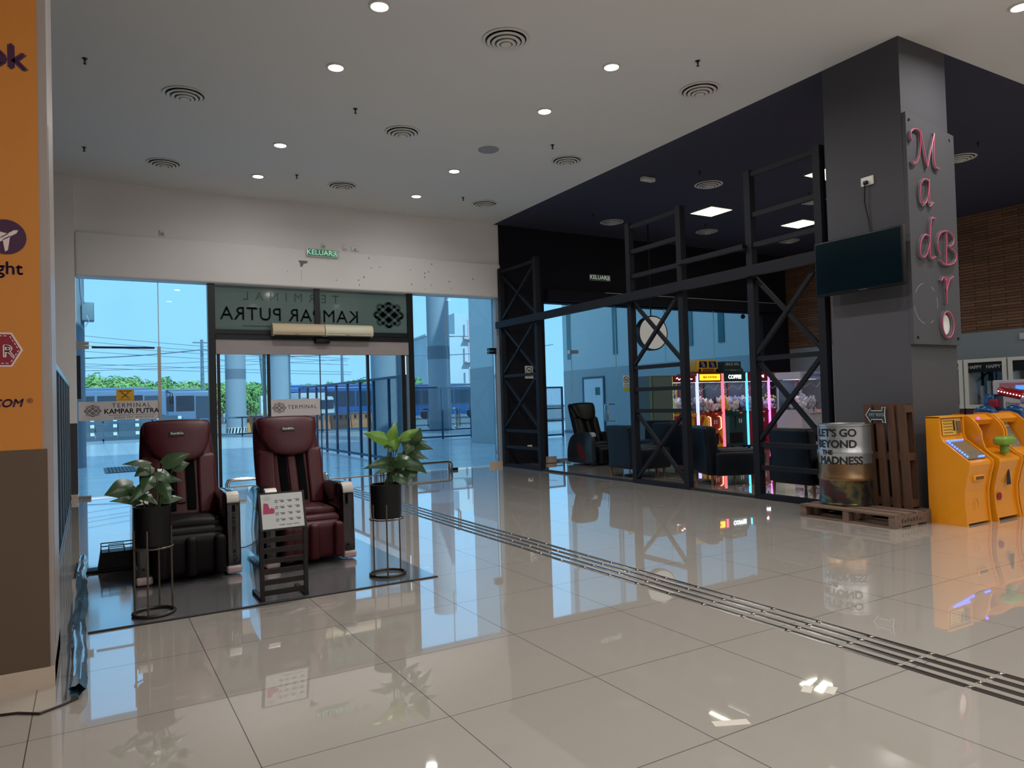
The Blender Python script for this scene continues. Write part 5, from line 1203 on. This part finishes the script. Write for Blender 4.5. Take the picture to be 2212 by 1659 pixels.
fence('mesh_fence', 'grey mesh fence outside the arcade glass behind the black massage chair', (13.2, 17.6), (14.55, 17.6), 1, 1.85, (1.05, .6))
# far low guard rail along the kerb
t = thing('guard_rail', 'long dark guard rail along the far kerb of the forecourt', 'railing', (-6, 33.2, 0))
for z in (.95, .14): MB().box(0, 32, -.03, .03, z-.04, z+.04).build('rail', M_MESHGREY, t, smooth=0)
for i in range(17): MB().box(i*2-.03, i*2+.03, -.03, .03, 0, .99).build('post', M_MESHGREY, t, smooth=0)
# black and white barrier blocks
M_BARRIER = mat('dark_painted_barrier', (70, 84, 96), .7, var=.2)
for k in range(9):
    x = -5+k*1.05
    t = thing('barrier_block', 'painted concrete barrier block of the row behind the left glass', 'barrier', (x, 39.5, -.03), 0, 'concrete barrier blocks in the bus yard')
    MB().prism([(-.25, 0), (.25, 0), (.25, .12), (.12, .4), (.10, 1.15), (-.10, 1.15), (-.12, .4), (-.25, .12)], -.51, .51, lambda u, v, d: (d, u, v)).build('block', M_BARRIER, t, smooth=0)
    m = MB()
    for z in (.2, .62, .95): m.box(.3, .48, -.262 if z < .3 else -.128, -.10, z, z+.17)
    m.build('white_patches', M_PAPER, t, smooth=0)
M_OBAR = mat('orange_barrier', (196, 120, 60), .6, var=.12)
for k in range(8):
    x = 7.6+k*1.25
    t = thing('road_barrier', 'orange plastic road barrier of the row before the blue bus', 'barrier', (x, 38.6, -.03), 0, 'orange road barriers in the bus yard')
    MB().prism([(-.25, 0), (.25, 0), (.2, .3), (.09, .5), (.08, 1.0), (-.08, 1.0), (-.09, .5), (-.2, .3)], -.6, .6, lambda u, v, d: (d, u, v)).build('body', M_OBAR, t, smooth=0)
    m = MB()
    for j in (-.35, .0, .35): m.box(j-.07, j+.07, -.1, -.075, .62, .85)
    m.build('openings', M_BLACK, t, smooth=0)
# buses
M_BUSGL = mat('bus_glass', (40, 54, 66), .08)
def bus(x, y, rz, label, body, skirt, L=10.5):
    """nose towards +X in local space, side facing -Y"""
    t = thing('bus', label, 'bus', (x, y, -.03), rz, 'buses parked in the yard')
    MB().rbox(-L, 0, 0, 2.5, .35, 2.95, .14, (1, 1, 1)).build('body', body, t)
    MB().box(-L+.1, -.1, -.01, 2.51, .35, 1.15).build('lower_side', skirt, t, smooth=0)
    MB().rbox(-L+.6, -1.2, .4, 2.1, 2.93, 3.12, .08).build('roof_pod', body, t)
    for i in range(6): MB().box(-L+.5+i*1.45, -L+1.8+i*1.45, -.015, .02, 1.35, 2.55).build('side_window', M_BUSGL, t, smooth=0)
    MB().rbox(-.04, .03, .12, 2.38, 1.3, 2.7, .02).build('windscreen', M_BUSGL, t)
    MB().box(.0, .035, .3, 2.2, 2.72, 2.88).build('route_box', M_BLACKP, t, smooth=0)
    MB().box(-1.35, -.3, -.02, .02, .5, 2.5).build('door', mat('bus_door', (60, 76, 90), .2), t, smooth=0)
    for xx in (-2.6, -L+2.2):
        MB().lathe([(.001, 0), (.46, 0), (.48, .05), (.48, .28), (.001, .28)], n=20, fn=lambda a, b, c, xx=xx: (xx+a, c-.03, .48+b)).build('wheel', M_BLACKP, t)
    for s in (.35, 2.15): MB().rbox(-.02, .05, s-.16, s+.16, .62, .82, .02).build('headlamp', M_PAPER, t)
    for s in (-.25, 2.75): MB().tube([(0, 1.25+(s-1.25)*.85, 2.75), (.25, s, 2.7), (.28, s, 2.2)], .03, 6).rbox(.22, .34, s-.1, s+.1, 1.9, 2.3, .03).build('mirror', M_BLACKP, t)
    return t
B_GREY = mat('silver_bus_paint', (104, 122, 146), .3); B_BLUE = mat('blue_bus_paint', (40, 88, 148), .3); B_DBLUE = mat('dark_blue_bus', (58, 80, 110), .3)
bus(4.1, 51.0, R(-8), 'silver blue bus parked behind the left glass door, nearest the pier', B_GREY, B_DBLUE)
bus(8.0, 56.5, R(-8), 'silver blue bus parked second from the pier, nose behind the mullion', B_GREY, B_GREY)
bus(21.5, 51, R(-4), 'blue bus seen above the orange barriers', B_BLUE, B_BLUE, 10)
bus(31.8, 53.0, R(-14), 'dark blue bus parked behind the right glass bay', B_DBLUE, B_BLUE, 9)
t = thing('lorry', 'pale lorry parked between the round columns outside', 'lorry', (13.2, 47, -.03), R(-80))
MB().rbox(-3.6, 0, -1, 1, .8, 2.4, .05).build('cargo_box', M_WPLAST, t); MB().rbox(.05, 1.6, -.95, .95, .5, 2.1, .15, (1, 1, 1), fn=lambda x, y, z: (x-.25*max(0, z-1.2)*(x > 1), y, z)).build('cab', M_WPLAST, t); MB().box(1.2, 1.62, -.8, .8, 1.25, 1.85).build('windscreen', M_BUSGL, t, smooth=0)
for x in (-2.6, 1.0):
    for s in (-1, .75): MB().lathe([(.001, 0), (.4, 0), (.4, .25), (.001, .25)], n=16, fn=lambda a, b, c, x=x, s=s: (x+a, s+c, .4+b)).build('wheel', M_BLACKP, t)
t = thing('service_kiosk', 'white boxy sign cabinet with a yellow line outside, left of the right massage chair', 'kiosk', (7.95, 37.2, 0))
MB().rbox(-.3, .3, -.25, .25, .96, 2.05, .05).build('cabinet', M_WPLAST, t); MB().box(-.28, .28, -.255, -.25, 1.02, 1.07).build('yellow_line', M_YELLOW, t, smooth=0); MB().box(-.2, -.13, -.255, -.25, 1.72, 1.85).build('mark', M_BLACK, t, smooth=0)
for x in (-.26, .26): MB().bar((x, 0, 0), (x*.8, 0, .96), .06).build('leg', M_MESHGREY, t, smooth=0)
# utility poles and wires
M_POLE = mat('grey_utility_pole', (110, 124, 134), .7)
for x, y, h, lx, lab in ((7.6, 60, 7.2, 0, 'grey utility pole above the buses, seen through the left glass'), (12.7, 60, 6.6, -.5, 'leaning street lamp pole between two round columns'), (19.4, 60, 6.35, 0, 'grey utility pole seen above the blue bus')):
    t = thing('utility_pole', lab, 'pole', (x, y, 0)); MB().tube([(0, 0, 0), (lx, 0, h)], .14, 8, rs=[.18, .11]).build('shaft', M_POLE, t)
    MB().bar((lx-.7, 0, h-.25), (lx+.7, 0, h-.25), .1).build('cross_arm', M_POLE, t)
for k, (x0, z0, x1, z1, sag, r, lab) in enumerate(((-8, 5.6, 7.6, 6.35, .35, .05, 'thick dark overhead cable dipping towards the left'), (7.6, 6.35, 19.4, 6.1, .4, .05, 'thick dark overhead cable between the two poles'), (19.4, 6.1, 42, 7.2, .6, .05, 'thick dark overhead cable on the far right'), (-8, 8.0, 19.4, 5.9, .25, .022, 'thin topmost overhead wire slanting down'), (-8, 7.5, 19.4, 5.6, .25, .022, 'second thin overhead wire slanting down'), (-8, 7.1, 19.4, 5.35, .2, .022, 'third thin overhead wire slanting down'), (-8, 6.6, 19.4, 5.0, .2, .022, 'fourth thin overhead wire slanting down'), (-8, 4.7, 19.4, 6.0, .2, .022, 'thin overhead wire rising to the right'), (-8, 4.4, 19.4, 5.5, .2, .022, 'lower thin overhead wire rising to the right'), (-8, 5.1, 19.4, 4.1, .1, .022, 'lowest thin overhead wire above the trees'), (-8, 5.4, 19.4, 4.3, .1, .022, 'second lowest overhead wire above the trees'))):
    o = MB().tube([(x0+(x1-x0)*i/16, 59.7-k*.25, z0+(z1-z0)*i/16-sag*4*(i/16)*(1-i/16)) for i in range(17)], r, 5).build('power_line', M_POLE); tag(o, lab, 'power line', 'overhead wires')
# trees
random.seed(4)
M_TREE = mat('pale_green_foliage', (150, 184, 104), .7, var=.45, scale=1.2); M_TREE2 = mat('mid_green_foliage', (122, 164, 90), .7, var=.45, scale=1.2); M_BARK = mat('grey_bark', (110, 100, 86), .9)
def crown_mesh(seed, w, h):
    rnd = random.Random(seed); m = MB(); blobs = [(rnd.uniform(-w, w), rnd.uniform(-w*.6, w*.6), h*.35+rnd.uniform(0, h*.5), rnd.uniform(.5, .95)) for _ in range(14)]
    for bx, by, bz, br in blobs:
        for _ in range(110):
            d = Vector((rnd.gauss(0, 1), rnd.gauss(0, 1), rnd.gauss(0, 1))).normalized()*br*rnd.uniform(.75, 1.08)
            p = Vector((bx, by, bz))+d; n = (d.normalized()+Vector((rnd.uniform(-.6, .6), rnd.uniform(-.6, .6), rnd.uniform(-.2, .8)))).normalized()
            a = n.orthogonal().normalized()*rnd.uniform(.12, .24); b = n.cross(a).normalized()*rnd.uniform(.08, .16)
            m.add([p-a, p-b+n*.03, p+a, p+b+n*.03], [(0, 1, 2, 3)])
        m.ball((bx, by, bz), br*.66, 8, 6)
    return m
protos = []
k = 0
for i in range(30):
    x = -9+i*1.4+random.uniform(-.3, .3); y = 70+(i % 2)*6+random.uniform(-.6, .6)
    hh = 6.0-.10*(x+3) if x < 9 else 4.7+random.uniform(-.25, .3)
    sc = hh/5.0
    lab = 'leafy tree of the green belt behind the bus yard'
    if len(protos) < 3:
        t = thing('tree', lab, 'tree', (x, y, -.03), 0, 'trees behind the bus yard')
        crown_mesh(k+20, 1.5, 4.2).build('crown', (M_TREE, M_TREE2, M_TREE)[k], t, smooth=0, fix=False)
        MB().tube([(0, 0, 0), (.1, 0, 1.2), (0, .1, 2.6)], .12, 8, rs=[.16, .12, .07]).build('trunk', M_BARK, t); protos.append(t)
    else: t = dup(protos[k % 3], (x, y, -.03), random.uniform(0, 6), lab, 'trees behind the bus yard')
    t.scale = (sc*.8, sc*.8, sc); k += 1
# pale apartment block
t = thing('apartment_block', 'pale weathered apartment block seen through the right glass bay', 'building', (43.8, 86, 0), R(-8))
M_BLDG = mat('weathered_render', (190, 196, 198), .85, var=.16, scale=.35)
MB().box(-4.3, 12, 0, 10, 0, 10.6).build('wall', M_BLDG, t, smooth=0); MB().box(-4.5, -.3, -.2, 10, 10.6, 10.85).build('parapet', M_BLDG, t, smooth=0); MB().box(-.3, 12, -.15, 10, 10.6, 13.8).build('stair_tower', M_BLDG, t, smooth=0)
for x, z in ((-2.0, 7.8), (-2.0, 4.6), (-2.0, 2.0)): MB().box(x-.35, x+.35, -.05, .05, z, z+1.4).build('window', M_BUSGL, t, smooth=0)
for z in (3.6, 7.0, 10.2):
    MB().box(1.0, 5.5, -1.2, 0, z-.15, z).build('balcony_slab', mat('pinkish_trim', (214, 176, 180), .7), t, smooth=0); MB().box(1.3, 1.5, -1.2, -1.0, z, z+2.6).build('balcony_post', MATS['pinkish_trim'], t, smooth=0); MB().box(2.6, 5.0, -.06, .04, z+.2, z+2.1).build('balcony_door', M_BUSGL, t, smooth=0)
# outside wing of the terminal
wg = struct(thing('wall_outside', 'pale outside wing wall with slit windows beyond the arcade glass', 'wall'))
M_WING = mat('pale_wing_paint', (208, 208, 202), .8, var=.03); M_WING2 = mat('grey_wing_band', (170, 172, 170), .8, var=.03)
MB().box(16.45, 17.4, 9.3, 20.2, 2.54, 12).build('upper_wall', M_WING, wg, smooth=0); MB().box(16.44, 17.4, 9.3, 20.2, 0, 2.54).build('lower_band', M_WING2, wg, smooth=0); MB().box(16.4, 17.4, 9.3, 20.2, 0, .1).build('skirting', M_CONCRETE2, wg, smooth=0)
for y in (11.5, 12.85, 16.75, 19.75): MB().box(16.42, 16.46, y-.12, y+.12, 3.0, 8).build('slit_window', mat('teal_slit_glass', (70, 120, 124), .1), wg, smooth=0)
pw = struct(thing('pier_outside', 'pale outside pier behind the right glass bay', 'wall'))
MB().box(10.8, 11.6, 15.6, 17.65, 2.52, 12).build('upper_wall', M_WING, pw, smooth=0); MB().box(10.79, 11.61, 15.59, 17.66, 0, 2.52).build('lower_band', M_WING2, pw, smooth=0)
t = struct(thing('door_2', 'pale grey service door in the outside wing wall', 'door', (16.44, 18.15, 0)))
MB().box(-.03, .0, -.62, .62, .02, 2.15).build('leaf', mat('pale_door', (216, 220, 218), .5), t, smooth=0)
m = MB().box(-.05, 0, -.7, -.62, 0, 2.22).box(-.05, 0, .62, .7, 0, 2.22).box(-.05, 0, -.62, .62, 2.15, 2.22); m.build('frame', M_MESHGREY, t, smooth=0)
MB().box(-.036, -.03, -.42, -.12, 1.5, 1.8).build('green_notice', mat('door_green', (40, 96, 90), .5), t, smooth=0); MB().box(-.036, -.03, .1, .38, 1.2, 1.6).build('white_notice', M_PAPER, t, smooth=0); MB().lathe([(.02, 0), (.02, .05), (.001, .06)], n=10, fn=lambda x, y, z: (-.03-z, .45+x, 1.0+y)).build('door_handle', M_STEEL, t)
# ground grating
t = thing('floor_grating', 'small square drain grating in the paving outside the left glass', 'grating', (.10, 15.4, -.003))
m = MB()
for i in range(9): m.box(-.3+i*.075-.012, -.3+i*.075+.012, -.9, .9, 0, .012)
for i in range(7): m.box(-.3, .3, -.9+i*.3-.02, -.9+i*.3+.02, 0, .012)
m.build('grid_bars', M_MULL, t, smooth=0); MB().box(-.36, .36, -.96, .96, -.002, .004).build('frame', M_BLACKP, t, smooth=0)
